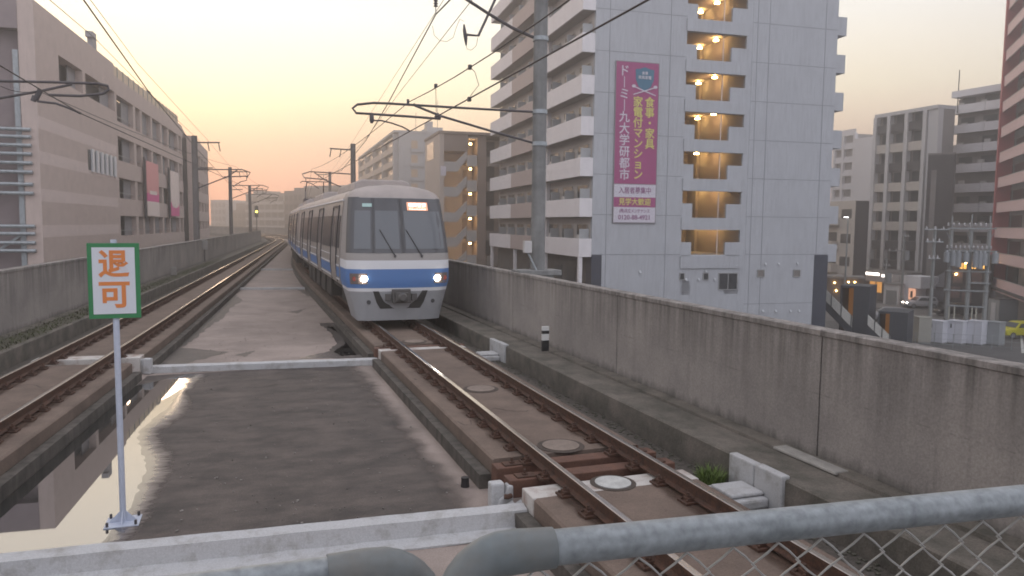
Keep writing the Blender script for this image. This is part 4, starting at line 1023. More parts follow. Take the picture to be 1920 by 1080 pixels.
def vcol(text, xt, y0, y1, size, mt, bold):
    n_ = len(text); m = MB()
    for i, ch in enumerate(text):
        y = y0 + (y1 - y0) * (i + .5) / n_; x_ = X(xt, y) 
        if ch == 'ー': glyphs(m, '｜', size * .92, (x_, -.018, Z(y)), (1, 0, 0), (0, 0, 1), .01, bold)
        else: glyphs(m, ch, size, (x_, -.018, Z(y)), (1, 0, 0), (0, 0, 1), .01, bold)
    m.build('lettering', mt, BN)
pxm = 52.5 / 1400
vcol('ドーミー九大学研都市', 1170.5, 124, 340, 21.5 * pxm, bwh, .012)
vcol('家電付マンション', 1196, 182, 338, 20 * pxm, byel, .013)
vcol('食事・家具', 1218, 182, 280, 20 * pxm, byel, .013)
m = MB(); glyphs(m, '入居者募集中', 13 * pxm, (0, -.018, Z(358)), (1, 0, 0), (0, 0, 1), .01, .006, width=2.45); m.build('lettering', bpur, BN)
m = MB(); glyphs(m, '見学大歓迎', 14 * pxm, (0, -.018, Z(379.3)), (1, 0, 0), (0, 0, 1), .01, .009, width=2.45); m.build('lettering', byel, BN)
m = MB(); glyphs(m, '(株)共立メンテナンス', 8 * pxm, (0, -.018, Z(396)), (1, 0, 0), (0, 0, 1), .01, .004, width=2.3); m.build('lettering', bpur, BN)
m = MB(); glyphs(m, '0120-88-4921', 12 * pxm, (0, -.018, Z(408)), (1, 0, 0), (0, 0, 1), .01, .008, width=2.4); m.build('lettering', bpur, BN)
sx, sz = X(1209, 145), Z(147); k = 20 * pxm
m = MB(); m.slab([(sx + a * k, -.02, sz + b * k) for a, b in ((-.95, .85), (-.55, .9), (0, 1.08), (.55, .9), (.95, .85), (.9, -.1), (.6, -.75), (0, -1.1), (-.6, -.75), (-.9, -.1))][::-1], (0, .01, 0)); m.build('shield', bteal, BN)
m = MB()
glyphs(m, '食事', .24, (sx, -.03, sz + .38), (1, 0, 0), (0, 0, 1), .01, .004); glyphs(m, '家具家電', .25, (sx, -.03, sz + .08), (1, 0, 0), (0, 0, 1), .01, .004); 
m.build('lettering', bwh, BN)
for s_ in (-1, 1):
    m = MB(); m.bar((sx - s_ * .85, -.035 - .008 * s_, sz - 1.1), (sx + s_ * .82, -.035 - .008 * s_, sz - .55), .07, .012, up=(0, 1, 0))
    c_ = Vector((sx + s_ * .82, -.035, sz - .52)); m.slab([c_ + Vector((.15 * cos(a), 0, .11 * sin(a))) for a in [i * pi / 6 for i in range(12)]], (0, .012, 0)); m.build('cutlery_emblem', bwh, BN)

# ---------------------------------------------------------------- the brown parking building on the left
hd = .08; ud = (sin(hd), cos(hd)); o = at(80, 430, w=46.0)
PB = Frame('parking_building', 'long brown banded parking building with open decks along the left track', 'parking building', o, ud)
brick = mat('brick_brown', (.60, .485, .435), .9, var=.12, scale=1.2, fine=.1, streak=.1); brickl = mat('brick_band', (.70, .58, .535), .9, var=.1, scale=1.5, fine=.1); brickd = mat('brick_dark', (.29, .235, .24), .9, var=.12, scale=1.5, fine=.1)  # brick and its bands lightened to stand in for veiling glare
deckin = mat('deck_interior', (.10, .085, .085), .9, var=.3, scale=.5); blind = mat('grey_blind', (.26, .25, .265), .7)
s = lambda x, y, v=0: PB.fv(x, y, v)
s1 = s(217, 250)[0]; zt1 = s(216, 122)[1]; s2 = s(341, 300)[0]; zt2 = s(219, 145)[1]
r1t, r1b = s(109.7, 103)[1], s(109.7, 150)[1]
oa0, oa1 = s(110, 120)[0], s(155, 150)[0]; ob0, ob1 = s(160, 150)[0], s(215, 190)[0]
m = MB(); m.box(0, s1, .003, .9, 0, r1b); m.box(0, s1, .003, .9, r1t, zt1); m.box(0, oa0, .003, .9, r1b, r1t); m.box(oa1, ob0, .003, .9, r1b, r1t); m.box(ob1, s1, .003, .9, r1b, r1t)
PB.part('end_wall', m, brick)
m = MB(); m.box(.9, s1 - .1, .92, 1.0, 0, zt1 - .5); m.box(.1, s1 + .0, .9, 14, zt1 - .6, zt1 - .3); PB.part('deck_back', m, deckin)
for a_, b_ in ((oa1 - 1.8, oa1), (ob1 - 2.6, ob1)): m = MB(); m.box(a_, b_, .5, .56, r1b + .002, r1t - .002); PB.part('blind', m, blind)
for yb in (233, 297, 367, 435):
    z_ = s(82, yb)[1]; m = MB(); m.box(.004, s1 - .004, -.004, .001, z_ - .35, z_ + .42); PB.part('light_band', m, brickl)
zw0, zw1 = s(165, 318)[1], s(165, 280)[1]; sw0, sw1 = s(165, 300)[0], s(216, 310)[0]
m = MB(); m.box(sw0, sw1, -.02, -.006, zw0, zw1); wf = PB.part('slit_window', m, shadeglass)
m = MB()
for i in range(6): a = sw0 + (sw1 - sw0) * (i + .55) / 6; m.box(a, a + (sw1 - sw0) * .07, -.14, -.021, zw0 - .1, zw1 + .1)
PB.part('fin', m, twhite, wf)
# front end wall facing the camera with its open pipe stair tower
V = lambda x, y: PB.fu(x, y, 0)
v1 = V(42, 250)[0]
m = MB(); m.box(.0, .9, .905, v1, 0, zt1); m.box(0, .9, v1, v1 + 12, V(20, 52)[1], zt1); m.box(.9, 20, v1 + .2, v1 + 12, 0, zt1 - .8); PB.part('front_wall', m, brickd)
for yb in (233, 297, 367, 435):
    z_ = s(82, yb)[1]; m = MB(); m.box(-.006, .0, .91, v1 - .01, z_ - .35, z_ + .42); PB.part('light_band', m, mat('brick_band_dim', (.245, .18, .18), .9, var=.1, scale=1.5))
m = MB(); m.bar((.3, v1 + .25, 0), (.3, v1 + .25, zt1 - 3), .3, .3); PB.part('steel_column', m, galv)
for y in (242, 256, 272, 288, 305, 322, 345, 362, 424, 438, 455, 470):
    z_ = V(20, y)[1]; m = MB(); m.tube([(-.15, v1 - .5, z_), (-.15, v1 + 6, z_)], .11, 8); PB.part('pipe_rail', m, galv, smooth=True)
m = MB(); m.bar((.4, v1 + .4, V(0, 440)[1]), (.4, v1 + 3, V(0, 500)[1]), .15, .15); PB.part('brace', m, galv)
# the decks
rows = [(s(238, a)[1], s(238, b)[1]) for a, b in ((190, 236), (262, 305), (336, 373), (405, 442))]
cols = [s(a, 300)[0] for a in (223, 253, 257, 266, 269, 285, 288, 303, 305.5, 316, 318, 334, 336, 341)]
zs_ = [zt2] + [q for r_ in rows for q in r_] + [0]
m = MB()
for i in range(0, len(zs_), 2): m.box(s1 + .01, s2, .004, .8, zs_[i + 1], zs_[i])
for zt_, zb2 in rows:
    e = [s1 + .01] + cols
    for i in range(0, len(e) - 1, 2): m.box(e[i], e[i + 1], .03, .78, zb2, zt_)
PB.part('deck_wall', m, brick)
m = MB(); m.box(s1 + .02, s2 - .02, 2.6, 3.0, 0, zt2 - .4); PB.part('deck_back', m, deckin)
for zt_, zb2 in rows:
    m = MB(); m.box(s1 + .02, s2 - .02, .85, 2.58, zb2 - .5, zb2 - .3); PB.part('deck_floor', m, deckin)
    for i in range(0, len(cols) - 1, 2):
        a, b = cols[i], cols[i + 1]; m = MB(); m.box(a + (b - a) * .55, b, .45, .5, zb2, zt_); PB.part('blind', m, blind)
        m = MB(); m.box(a, b, .2, .26, zb2 + .45, zb2 + .52); PB.part('guard_bar', m, frame_m)
for y in (363, 418):
    u_, z_ = s(240, y, 1.2); m = MB(); m.cyl((u_, 1.2, z_), .16, .12, 10); PB.part('deck_lamp', m, mat('greenish_lamp', (.8, .9, .4), .4, emit=(.85, .9, .35), es=2.0))
u_, z_ = s(293, 434, 1.0); m = MB(); m.cyl((u_, 1.0, z_), .2, .2, 10); PB.part('deck_lamp', m, mat('white_lamp', (1, 1, .8), .4, emit=(1, .95, .7), es=4))
m = MB(); m.box(s1 + .5, s2, .35, .40, zt2, zt2 + 1.1)
PB.part('roof_fence', m, mat('roof_fence', (.62, .50, .36), .6))
for i in range(16): q = s1 + .5 + (s2 - s1) * i / 16; m = MB(); m.box(q, q + .08, .28, .345, zt2, zt2 + 1.15); PB.part('fence_post', m, frame_m)
for x, y0_, y1_ in ((174, 62, 86), (279, 172, 190)):
    u_, z_ = s(x, y1_, .6); z2_ = s(x, y0_, .6)[1]; m = MB(); m.box(u_ - .55, u_ + .5, .45, .85, z_ - 1.2, z2_); m.box(u_ - .9, u_ + .1, .4, .9, z2_ - .5, z2_ - .1); PB.part('roof_mast', m, mat('mast_grey', (.3, .29, .3), .7))
# the far bend and end block
e = PB.o + PB.u * s2
hb_ = -.02; PB2 = Frame('tmp', 'x y z w', 'x', e, (sin(hb_), cos(hb_)))
s3 = PB2.fv(366, 300)[0]; r0 = PB2.root; bpy.data.objects.remove(r0)
off = Matrix.Translation((s2, 0, 0)) @ Matrix.Rotation(hd - hb_, 4, 'Z')
m = MB()
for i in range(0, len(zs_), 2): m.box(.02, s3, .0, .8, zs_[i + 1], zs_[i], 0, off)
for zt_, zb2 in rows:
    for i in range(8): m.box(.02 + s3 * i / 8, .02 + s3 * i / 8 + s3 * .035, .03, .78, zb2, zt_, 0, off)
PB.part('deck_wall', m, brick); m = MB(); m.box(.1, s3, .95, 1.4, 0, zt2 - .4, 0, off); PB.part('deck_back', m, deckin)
PE = from_px('parking_annex', 'narrow end block of the brown parking building behind the pole', 'parking building', (366, 99), (393, 121))
zt_ = PE.fv(378, 272)[1]; zbm = PE.fv(372, 262)[1]
zr = [(PE.fv(380, a)[1], PE.fv(380, b)[1]) for a, b in ((300, 322), (345, 362), (380, 397), (415, 430))]
q = [zt_] + [x for r_ in zr for x in r_] + [0]; m = MB()
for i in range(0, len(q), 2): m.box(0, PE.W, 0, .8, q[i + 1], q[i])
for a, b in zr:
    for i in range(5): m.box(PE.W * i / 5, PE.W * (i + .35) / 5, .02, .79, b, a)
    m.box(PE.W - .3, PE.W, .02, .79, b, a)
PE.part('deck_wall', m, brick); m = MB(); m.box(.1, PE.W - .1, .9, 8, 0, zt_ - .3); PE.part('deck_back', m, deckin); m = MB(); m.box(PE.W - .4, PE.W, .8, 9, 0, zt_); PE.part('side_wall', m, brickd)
m = MB(); m.box(1, 6, 1, 5, zt_ - .3, zbm); PE.part('stair_head', m, brickd)
# banners on the decks
def pbanner(x0, x1, y0_, y1_, label, pieces):
    ua, za = s(x0, y0_, -.35); ub, _ = s(x1, y0_, -.35); zt_ = s((x0 + x1) / 2, y0_, -.35)[1]; zb2 = s((x0 + x1) / 2, y1_, -.35)[1]
    p = PB.o + PB.u * ua - PB.v * .35; p.z = GZ + zb2; root = thing('hanging_banner', label, 'banner', p, PB.rz); W_ = ub - ua; H_ = zt_ - zb2
    m = MB(); m.bar((-.5, .1, -.3), (-.5, .1, H_ + .3), .14, .14); 
    for i in range(7): m.bar((-.5, .1, H_ * i / 6), (0, .1, H_ * i / 6), .08, .08)
    m.bar((-.05, .1, -.1), (-.05, .1, H_ + .1), .1, .1); m.build('mast_frame', darksteel, root)
    for nm, f0, f1, mt in pieces:
        m = MB(); m.box(0, W_, -.03, .03, H_ * f0, H_ * f1); m.build(nm, mt, root)
    return root, W_, H_
bpk = mat('banner_salmon', (.80, .36, .35), .7); bmg = mat('banner_magenta', (.75, .12, .33), .7); bcr = mat('banner_cream', (.85, .72, .66), .7)
root, W_, H_ = pbanner(274, 296, 305, 405, 'pink hanging banner with a cream foot on the parking building', [('cloth_panel', .42, 1, bpk), ('cloth_panel', .27, .42, bmg), ('cloth_panel', 0, .27, bcr)])
m = MB(); m.box(W_ * .2, W_ * .8, -.045, -.031, H_ * .40, H_ * .47); m.build('print_block', bcr, root)
root, W_, H_ = pbanner(319, 334, 322, 405, 'white hanging banner with a magenta foot on the parking building', [('cloth_panel', .3, 1, bcr), ('cloth_panel', 0, .3, bmg)])
m = MB(); c_ = [(W_ / 2 + W_ * .46 * cos(a), -.045, H_ * .3 + H_ * .12 * sin(a)) for a in [pi + i * pi / 10 for i in range(11)]]; m.slab(c_, (0, .012, 0)); m.build('print_block', bcr, root)

# ---------------------------------------------------------------- middle distance: stair building and grey block
cream = mat('render_cream', (.50, .435, .39), .85, var=.1, scale=.6); gstair = mat('stair_grey', (.40, .385, .38), .85, var=.08, scale=.6); dbrown = mat('render_brown', (.25, .20, .18), .85, var=.15, scale=.6)
A_ = at(824, 430, w=84)
SB = Frame('stair_building', 'cream apartment block with a zigzag outside stair and glowing landing lamps behind the train', 'apartment building', A_, (cos(radians(-3)), sin(radians(-3))))
ux = lambda x, y=400: SB.fv(x, y)[0]; zz_ = lambda y, x=850: SB.fv(x, y)[1]
SW = ux(962); ST = zz_(250, 826); dL = SB.fu(797, 400, 0)[0]
m = MB(); m.box(0, .5, 0, dL, 0, ST); m.box(.5, SW, 3.0, dL, 0, ST - .3); SB.part('wall', m, cream)
m = MB(); m.box(-.1, SW, -.1, dL, ST, ST + .3); SB.part('roof', m, dbrown)
va, za = SB.fu(813, 275, 0); vb, zb2 = SB.fu(801, 300, 0); m = MB(); m.box(-.02, -.004, va, vb, zb2 - .2, za + .6); SB.part('window', m, shadeglass)
m = MB(); m.box(.5, ux(877), .0, 2.9, zz_(283, 850), ST - .02); m.box(ux(896), ux(912), 0.3, 2.9, 0, ST - .05); SB.part('upper_wall', m, dbrown)
m = MB(); m.box(ux(912) + .02, SW, 1.2, 2.95, 0, ST - .4); SB.part('side_wall', m, dbrown)
ly_ = [264, 313, 360, 406, 452, 498]; lz = [zz_(y, 884) for y in ly_]; fl = (lz[0] - lz[4]) / 4
for i in range(7):
    zl = lz[0] - i * fl; za = zl - 2.55
    if za < 0: break
    uA, uB = .5, ux(875); uL = ux(838)
    m = MB(); m.slab([(uA, .0, za - .95), (uL + 1.2, 0, za - .95), (uB, 0, za + .55), (uB, 0, za + 1.45), (uL + 1.0, 0, za + .15), (uA, 0, za + .15)], (0, .2, 0)); SB.part('stair_flight', m, gstair)
    m = MB(); m.box(uB + .02, ux(894), .0, .18, za + .1 - .4, za + .95); SB.part('landing_parapet', m, gstair)
    m = MB(); m.box(uB, ux(895), .2, 2.98, zl + .25, zl + .45); SB.part('landing_slab', m, cream)
    m = MB(); m.cyl((ux(884), .7, zl - .38), .15, .2, 12); SB.part('landing_lamp', m, lampw)
    m = MB(); m.box(ux(878), ux(887), 2.9, 2.98, za + .4, zl - .25); SB.part('door', m, dbrown)
    pl = bpy.data.lights.new('landing_light', 'POINT'); pl.energy = 6; pl.color = (1, .58, .28); pl.shadow_soft_size = .15
    po = bpy.data.objects.new('landing_light', pl); C.objects.link(po); po.parent = SB.root; po.location = (ux(884), 1.2, zl - .75)
    m = MB(); m.box(ux(914), SW, .2, .35, za - .2, za + .85); SB.part('balcony_parapet', m, mat('dim_parapet', (.20, .18, .175), .8)); m = MB(); m.box(ux(916), ux(931), 1.15, 1.19, za + .9, zl + .1); SB.part('window', m, shadeglass)
m = MB(); m.box(ux(826), ux(836), -.05, -.01, zz_(330), zz_(312)); SB.part('notice_board', m, bwh)
A_ = at(748, 430, w=150)
GB = Frame('grey_block', 'grey apartment block with dark balcony rows left of the zigzag stair', 'apartment building', A_, (cos(radians(-2)), sin(radians(-2))))
greyb = mat('render_grey', (.36, .37, .39), .85, var=.08, scale=.4); bandb = mat('balcony_beige', (.47, .40, .35), .85, var=.08, scale=.4)
dG = GB.fu(679, 400, 0)[0]; GT = GB.fv(748, 248)[1]; GW = GB.fv(860, 300)[0]
m = MB(); m.box(.0, GW, 0, dG, 0, GT); GB.part('wall', m, greyb)
for i in range(8):
    z_ = GT - .9 - i * 2.85
    m = MB(); m.box(-.9, -.75, 1.5, dG, z_ - 2.85, z_ - 1.6); GB.part('balcony_parapet', m, bandb)
    m = MB(); m.box(-.75, -.01, 1.5, dG, z_ + .0, z_ + .15); m.box(-.02, -.005, 1.5, dG, z_ - 1.58, z_ - .02); GB.part('balcony_recess', m, shadeglass)
    m = MB(); m.box(GB.fv(771, 300)[0], GB.fv(783, 300)[0], -.03, -.004, z_ - 2.2, z_ - .6); GB.part('stair_window', m, mat('dim_lit_window', (.26, .21, .17), .5, emit=(.9, .5, .22), es=.05))
    m = MB(); m.box(GB.fv(771, 300)[0] - .1, GB.fv(795, 300)[0], -.25, -.05, z_ - 2.9, z_ - 2.2); GB.part('stair_parapet', m, greyb)
for k in range(5): vv = 1.4 + (dG - 1.6) * k / 4; m = MB(); m.box(-.95, -.003, vv - .4, vv + .4, 0, GT - .2); GB.part('balcony_pillar', m, greyb)
m = MB(); m.box(-1, GW, -.1, dG, GT, GT + .4); GB.part('roof', m, greyb)
m = MB(); zq = GB.fv(812, 235)[1]; m.box(GB.fv(806, 240)[0], GB.fv(836, 240)[0], 3, 9, GT + .4, zq); m.box(GB.fv(808, 240)[0], GB.fv(818, 240)[0], 3.5, 7, zq, zq + 1.2); GB.part('stair_head', m, greyb)
for x, y in ((788, 205), (830, 180)): u_, z_ = GB.fv(x, y); m = MB(); m.tube([(u_, 5, GT), (u_, 5, z_)], .06, 5); GB.part('aerial', m, darksteel)
# far blocks at the end of the line
def far_block(l, r, ytop, label, wallm, rows_=0, cols_=0, lines=None, depth=14, step=None, winm=shadeglass):
    f_ = from_px('distant_building', label, 'building', l, r); zt_ = f_.fv(l[0], ytop)[1]
    m = MB(); m.box(0, f_.W, 0, depth, 0, zt_); f_.part('wall', m, wallm)
    if step: m = MB(); m.box(f_.W * step[0], f_.W * step[1], 2, depth - 1, zt_, f_.fv(l[0], step[2])[1]); f_.part('roof_house', m, wallm)
    fh = 3.0
    for i in range(rows_):
        z_ = zt_ - 1.2 - i * fh
        if z_ < 2: break
        if lines is not None: m = MB(); m.box(.2, f_.W - .2, -.5, -.02, z_ - fh, z_ - fh + 1.0); f_.part('balcony_row', m, lines)
        m = MB()
        for k in range(cols_): a = f_.W * (k + .12) / cols_; m.box(a, a + f_.W * .72 / cols_, -.06, -.005, z_ - 1.9, z_ - .1)
        f_.part('window_row', m, winm)
    return f_
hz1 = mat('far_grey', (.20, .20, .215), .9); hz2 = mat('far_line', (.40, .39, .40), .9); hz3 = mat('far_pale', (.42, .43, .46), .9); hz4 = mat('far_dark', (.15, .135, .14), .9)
far_block((462, 290), (534, 280), 363, 'wide hazy grey block at the end of the line behind the signal', hz1, 9, 6, hz2, step=(.1, .25, 357))
far_block((534, 235), (578, 228), 358, 'darker hazy block directly left of the train roof', hz4, 7, 5, hz4, step=(.2, .5, 352))
far_block((570, 250), (650, 240), 349, 'hazy block with pale lines behind the train roof and pantograph', hz1, 8, 6, hz2)
far_block((396, 330), (424, 325), 375, 'pale slim tower left of the poles, far behind the wall', hz3, 12, 4, None, winm=hz1)
far_block((430, 300), (462, 296), 394, 'low dim building between the left poles in the far haze', hz4, 5, 4, None, step=(.2, .75, 381))
far_block((360, 200), (440, 200), 425, 'low pale sheds behind the left parapet in the distance', hz3, 2, 6, None)
far_block((860, 420), (960, 420), 408, 'faint low block far beyond the tower', hz1, 3, 6, None)

# ---------------------------------------------------------------- right hand side blocks
rbeige = mat('right_beige', (.58, .53, .475), .85, var=.1, scale=.5); rgrey = mat('right_grey', (.58, .575, .58), .85, var=.08, scale=.5); rdark = mat('right_dark', (.075, .07, .075), .8, var=.2, scale=.6); rbrown = mat('right_brown', (.28, .26, .25), .85, var=.2, scale=.5)
rband = mat('right_band', (.78, .775, .80), .8, var=.08, scale=.7); rpink = mat('right_pink', (.68, .52, .53), .8, var=.08, scale=.7); rred = mat('right_red', (.40, .085, .09), .7); rgreen = mat('green_glass', (.035, .065, .055), .15, spec=.6, var=.4, scale=.6)
def rows_of(f_, zt_, fh, n): return [zt_ - i * fh for i in range(n) if zt_ - i * fh > 3]
R1 = from_px('beige_block', 'beige apartment block with pale vertical pillars beyond the transformer poles', 'apartment building', (1632, 113), (1748, 103)); d1_ = max(3.0, R1.fu(1784, 300, R1.W)[0])
zt_ = R1.fv(1748, 205)[1]; m = MB(); m.box(0, R1.W, .9, d1_, 0, zt_); R1.part('wall', m, rbrown);
m = MB(); m.box(-.05, R1.W + .05, -.2, d1_ + .1, zt_, zt_ + .5); m.box(R1.W - R1.W * .15, R1.W, 0.0, .88, 0, zt_ - .002); R1.part('roof_band', m, rgrey)
fh = (R1.fv(1690, 345)[1] - R1.fv(1690, 566)[1]) / 6
pc = [R1.fv(x, 350)[0] for x in (1637, 1662, 1695, 1729)]
for u_ in pc: m = MB(); m.box(u_ - .28, u_ + .28, -.25, .6, 0, zt_ - .003); R1.part('pillar', m, rgrey)
z0 = R1.fv(1690, 345)[1]; k0 = math.ceil((zt_ - z0) / fh)
for i in range(-4, 8):
    z_ = z0 - i * fh
    if z_ > zt_ - .8 or z_ < 3.5: continue
    for a, b in zip(pc, pc[1:]):
        m = MB(); m.box(a + .29, b - .29, .0, .12, z_ - 1.0, z_ + .25); R1.part('balcony_parapet', m, rdark if i in (-4, -3, -2, -1, 3, 4) and i % 2 == 1 - (i < 0) * 0 or i in (-3, 4, 5) else rbeige)
        m = MB(); m.box(a + .5, b - .5, .84, .88, z_ + .3, z_ + 1.75); w_ = R1.part('window', m, shadeglass)
        m = MB(); m.box(a + .4 + (b - a) * .45, a + .5 + (b - a) * .45, .80, .84, z_ + .3, z_ + 1.75); R1.part('frame', m, rgrey, w_)
m = MB(); m.tube([(R1.W * .8, 6, zt_), (R1.W * .8, 6, R1.fv(1757, 140, 6)[1])], .07, 6); R1.part('aerial', m, darksteel)
AN = from_px('dark_annex', 'near black windowless annex beside the beige block', 'building', (1733, 101), (1783, 99.3)); zt_ = AN.fv(1740, 291)[1]; m = MB(); m.box(0, AN.W, 0, 3, 0, zt_); AN.part('wall', m, rdark); m = MB(); m.box(-.05, AN.W + .05, -.05, 3.05, zt_, zt_ + .25); AN.part('coping', m, rbrown)
m = MB(); m.box(AN.W * .15, AN.W * .35, -.03, -.004, 2, zt_ - 2); AN.part('vertical_seam', m, rbrown)
R2 = from_px('white_banded_block', 'apartment block with broad white balcony bands between the annex and the red edged tower', 'apartment building', (1771, 108), (1900, 99))
zt_ = R2.fv(1790, 172)[1]; m = MB(); m.box(0.1, R2.W, 1.3, 12, 0, zt_ - 1.0); R2.part('wall', m, rbrown); m = MB(); m.box(.1, R2.W, -.3, 12, zt_ - .9, zt_); R2.part('roof_band', m, rband)
fh = (R2.fv(1800, 203)[1] - R2.fv(1800, 351)[1]) / 4; z0 = R2.fv(1800, 203)[1]
rnd = random.Random(4)
for i in range(12):
    z_ = z0 - i * fh
    if z_ < 3: break
    m = MB(); m.box(0 - .1, R2.W * .5 - .04, 0, .15, z_ - .75, z_ + .45); R2.part('balcony_parapet', m, rband); m = MB(); m.box(R2.W * .5 + .04, R2.W, 0, .15, z_ - .75, z_ + .45); R2.part('balcony_parapet', m, rband)
    m = MB(); m.box(-.1, R2.W, .151, 1.29, z_ - .7, z_ - .55); R2.part('balcony_floor', m, rbrown)
    for k in range(3):
        a = R2.W * (k + .2) / 3; m = MB(); m.box(a, a + R2.W * .2, 1.24, 1.29, z_ - .4, z_ + 1.5); w_ = R2.part('window', m, shadeglass if rnd.random() < .8 else beige_glass)
        m = MB(); q = a + rnd.uniform(0, 1.2); m.box(q, q + .8, .4, .7, z_ + .1, z_ + rnd.uniform(.6, 1.0)); R2.part('outdoor_unit', m, acm)
m = MB(); u_, z_ = R2.fv(1812, 183); m.tube([(.5, .5, zt_ - 1), (.5, .5, zt_ + 1.0)], .05, 5); R2.part('aerial', m, darksteel)
R3 = from_px('pink_tower', 'tall pink banded tower with a red edge at the right side of the picture', 'apartment building', (1864, 92), (1985, 66))
zt_ = 46.0; m = MB(); m.box(0.4, R3.W, 1.4, 12, 0, zt_); R3.part('wall', m, rbrown); m = MB(); m.box(-.25, .4, -.2, 2.2, R3.fv(1862, 545)[1], zt_); R3.part('edge_pillar', m, rred)
q = [R3.fv(1895, y)[1] for y in (540, 488)]; fh = q[1] - q[0]; 
for i in range(-1, 17):
    z_ = q[0] + i * fh
    if i >= 0: m = MB(); m.box(.42, R3.W, 0, .15, z_ - 1.0 if i == 0 else z_ - .6, z_ + .55); R3.part('balcony_parapet', m, rpink); m = MB(); m.box(.42, R3.W, -.04, .1, z_ + .56, z_ + .62); R3.part('handrail', m, galv)
    for k in range(4):
        a = .8 + k * (R3.W - .8) / 4; m = MB(); m.box(a, a + (R3.W - .8) / 4 - .3, 1.33, 1.39, z_ + (.0 if i >= 0 else -1.4), z_ + 2.0)
        if i >= 0: w_ = R3.part('window', m, beige_glass if (i, k) in ((0, 1), (1, 1), (2, 1)) else rgreen); m = MB(); m.box(a + .9, a + .98, 1.28, 1.325, z_ + .0, z_ + 2.0); R3.part('frame', m, frame_m, w_)
m = MB(); m.box(.3, R3.W, -.3, 1.4, R3.fv(1895, 548)[1] - .25, R3.fv(1895, 548)[1]); R3.part('canopy', m, rdark)
WG = from_px('grid_block', 'white gridded apartment block seen just right of the white tower', 'apartment building', (1555, 172), (1634, 160))
zt_ = WG.fv(1600, 251)[1]; um = WG.fv(1601, 300)[0]; m = MB(); m.box(.0, um, .8, 14, 0, zt_); WG.part('wall', m, rbrown); m = MB(); m.box(um, WG.W, 0, 14, 0, WG.fv(1620, 258)[1]); WG.part('plain_wall', m, mat('grid_white', (.64, .63, .65), .8, var=.06, scale=.3))
for x in (1563, 1579, 1600): u_ = WG.fv(x, 300)[0]; m = MB(); m.box(u_ - .35, u_ + .3, 0, .7, 0, zt_); WG.part('pillar', m, MATS['grid_white'])
for y in range(253, 480, 25): z_ = WG.fv(1585, y)[1]; m = MB(); m.box(0, um, .05, .72, z_ - .25, z_ + .25); m.box(0, um, .25, .3, z_ + .25, z_ + 1.1) ; WG.part('floor_band', m, MATS['grid_white'] if True else rgrey)
OB = from_px('old_balcony_house', 'smaller beige house with projecting balconies and a dark right flank behind the dark stair boxes', 'house', (1540, 112), (1602, 104))
zt_ = OB.fv(1602, 376)[1]; d2_ = OB.fu(1626, 450, OB.W)[0]; m = MB(); m.box(0, OB.W, .0, d2_, 0, zt_); OB.part('wall', m, rbeige); m = MB(); m.box(OB.W + .003, OB.W + .06, .05, d2_, 0, zt_ - .05); OB.part('dark_flank', m, rdark); print('OBd', d2_, 'R1d', d1_)
for y in (395, 440, 482, 520):
    z_ = OB.fv(1565, y + 20)[1]; m = MB(); m.box(.3, OB.W * .55, -1.0, 0 - .003, z_ - .6, z_ + .6); OB.part('balcony', m, rbeige); m = MB(); m.box(OB.W * .1, OB.W * .5, -.06, -.004, z_ + .65, z_ + 1.9); OB.part('window', m, shadeglass); m = MB(); m.box(OB.W * .62, OB.W * .9, -.06, -.004, z_ + .4, z_ + 1.7); OB.part('window', m, shadeglass)

# ---------------------------------------------------------------- street level on the right
def gp(x, y): return at(x, y, z=GZ)
def poly_sheet(name, pts, z, m): 
    mb = MB(); mb.add([(p[0], p[1], z) for p in pts], [tuple(range(len(pts)))]); o = mb.build(name, m, kind='structure')
    for p in o.data.polygons:
        if p.normal.z < 0: p.flip()
roadm = mat('road_asphalt', (.16, .155, .15), .85, var=.15, scale=.4)
poly_sheet('road', [gp(1530, 600), gp(1530, 584), gp(1700, 577), gp(2100, 566), gp(2100, 594), gp(1800, 598), gp(1640, 606)], GZ + .004, roadm)
poly_sheet('pavement', [gp(1530, 583.5), gp(1530, 574), gp(1700, 568), gp(2100, 558), gp(2100, 565.5), gp(1700, 576.5)], GZ + .10, mat('paving', (.22, .21, .20), .9, var=.2, scale=1))
linew = mat('road_line', (.55, .55, .52), .7)
for a in range(6):
    x0 = 1560 + a * 60; y0 = 593 - a * 1.6; poly_sheet('road_marking', [gp(x0, y0), gp(x0 + 28, y0 - .8), gp(x0 + 28, y0 + .4), gp(x0, y0 + 1.2)], GZ + .008, linew)
poly_sheet('road_marking', [gp(1913, 628), gp(1917, 628), gp(1921, 662), gp(1915, 662)], GZ + .006, linew)

# stair entrance with white balustrade and two dark boxes
f_ = from_px('covered_stairway', 'dark boxed outdoor stairway with sloping white balustrade below the tower', 'stairway', (1540, 60), (1720, 56))
U = lambda x, y=580: f_.fv(x, y)[0]; ZZ = lambda y, x=1620: f_.fv(x, y)[1]
dbox = mat('stair_box_dark', (.05, .055, .065), .6, var=.15, scale=2); orange = mat('orange_lit_wall', (.32, .13, .035), .7, emit=(.75, .30, .06), es=.07); balw = mat('balustrade_white', (.55, .54, .5), .6)
for i, (xa, xb, yt, oa, ob, oy0, oy1) in enumerate(((1574, 1629, 537, 1577, 1599, 549, 577), (1647, 1703, 581, 1650, 1669, 590, 618))):
    a, b, t_ = U(xa), U(xb), ZZ(yt)
    m = MB(); m.box(a, b, 0, 3, t_ - .18, t_); m.box(U(ob), b, .02, 2.98, 0, t_ - .182); m.box(a, U(ob) - .002, 2.6, 2.95, 0, t_ - .182); m.box(a, a + .12, .02, 2.58, 0, t_ - .182); f_.part('stair_box', m, dbox, bevel=.01)
    m = MB(); m.box(a + .14, U(ob) - .02, 2.5, 2.59, 0, t_ - .3); f_.part('lit_back_wall', m, orange)
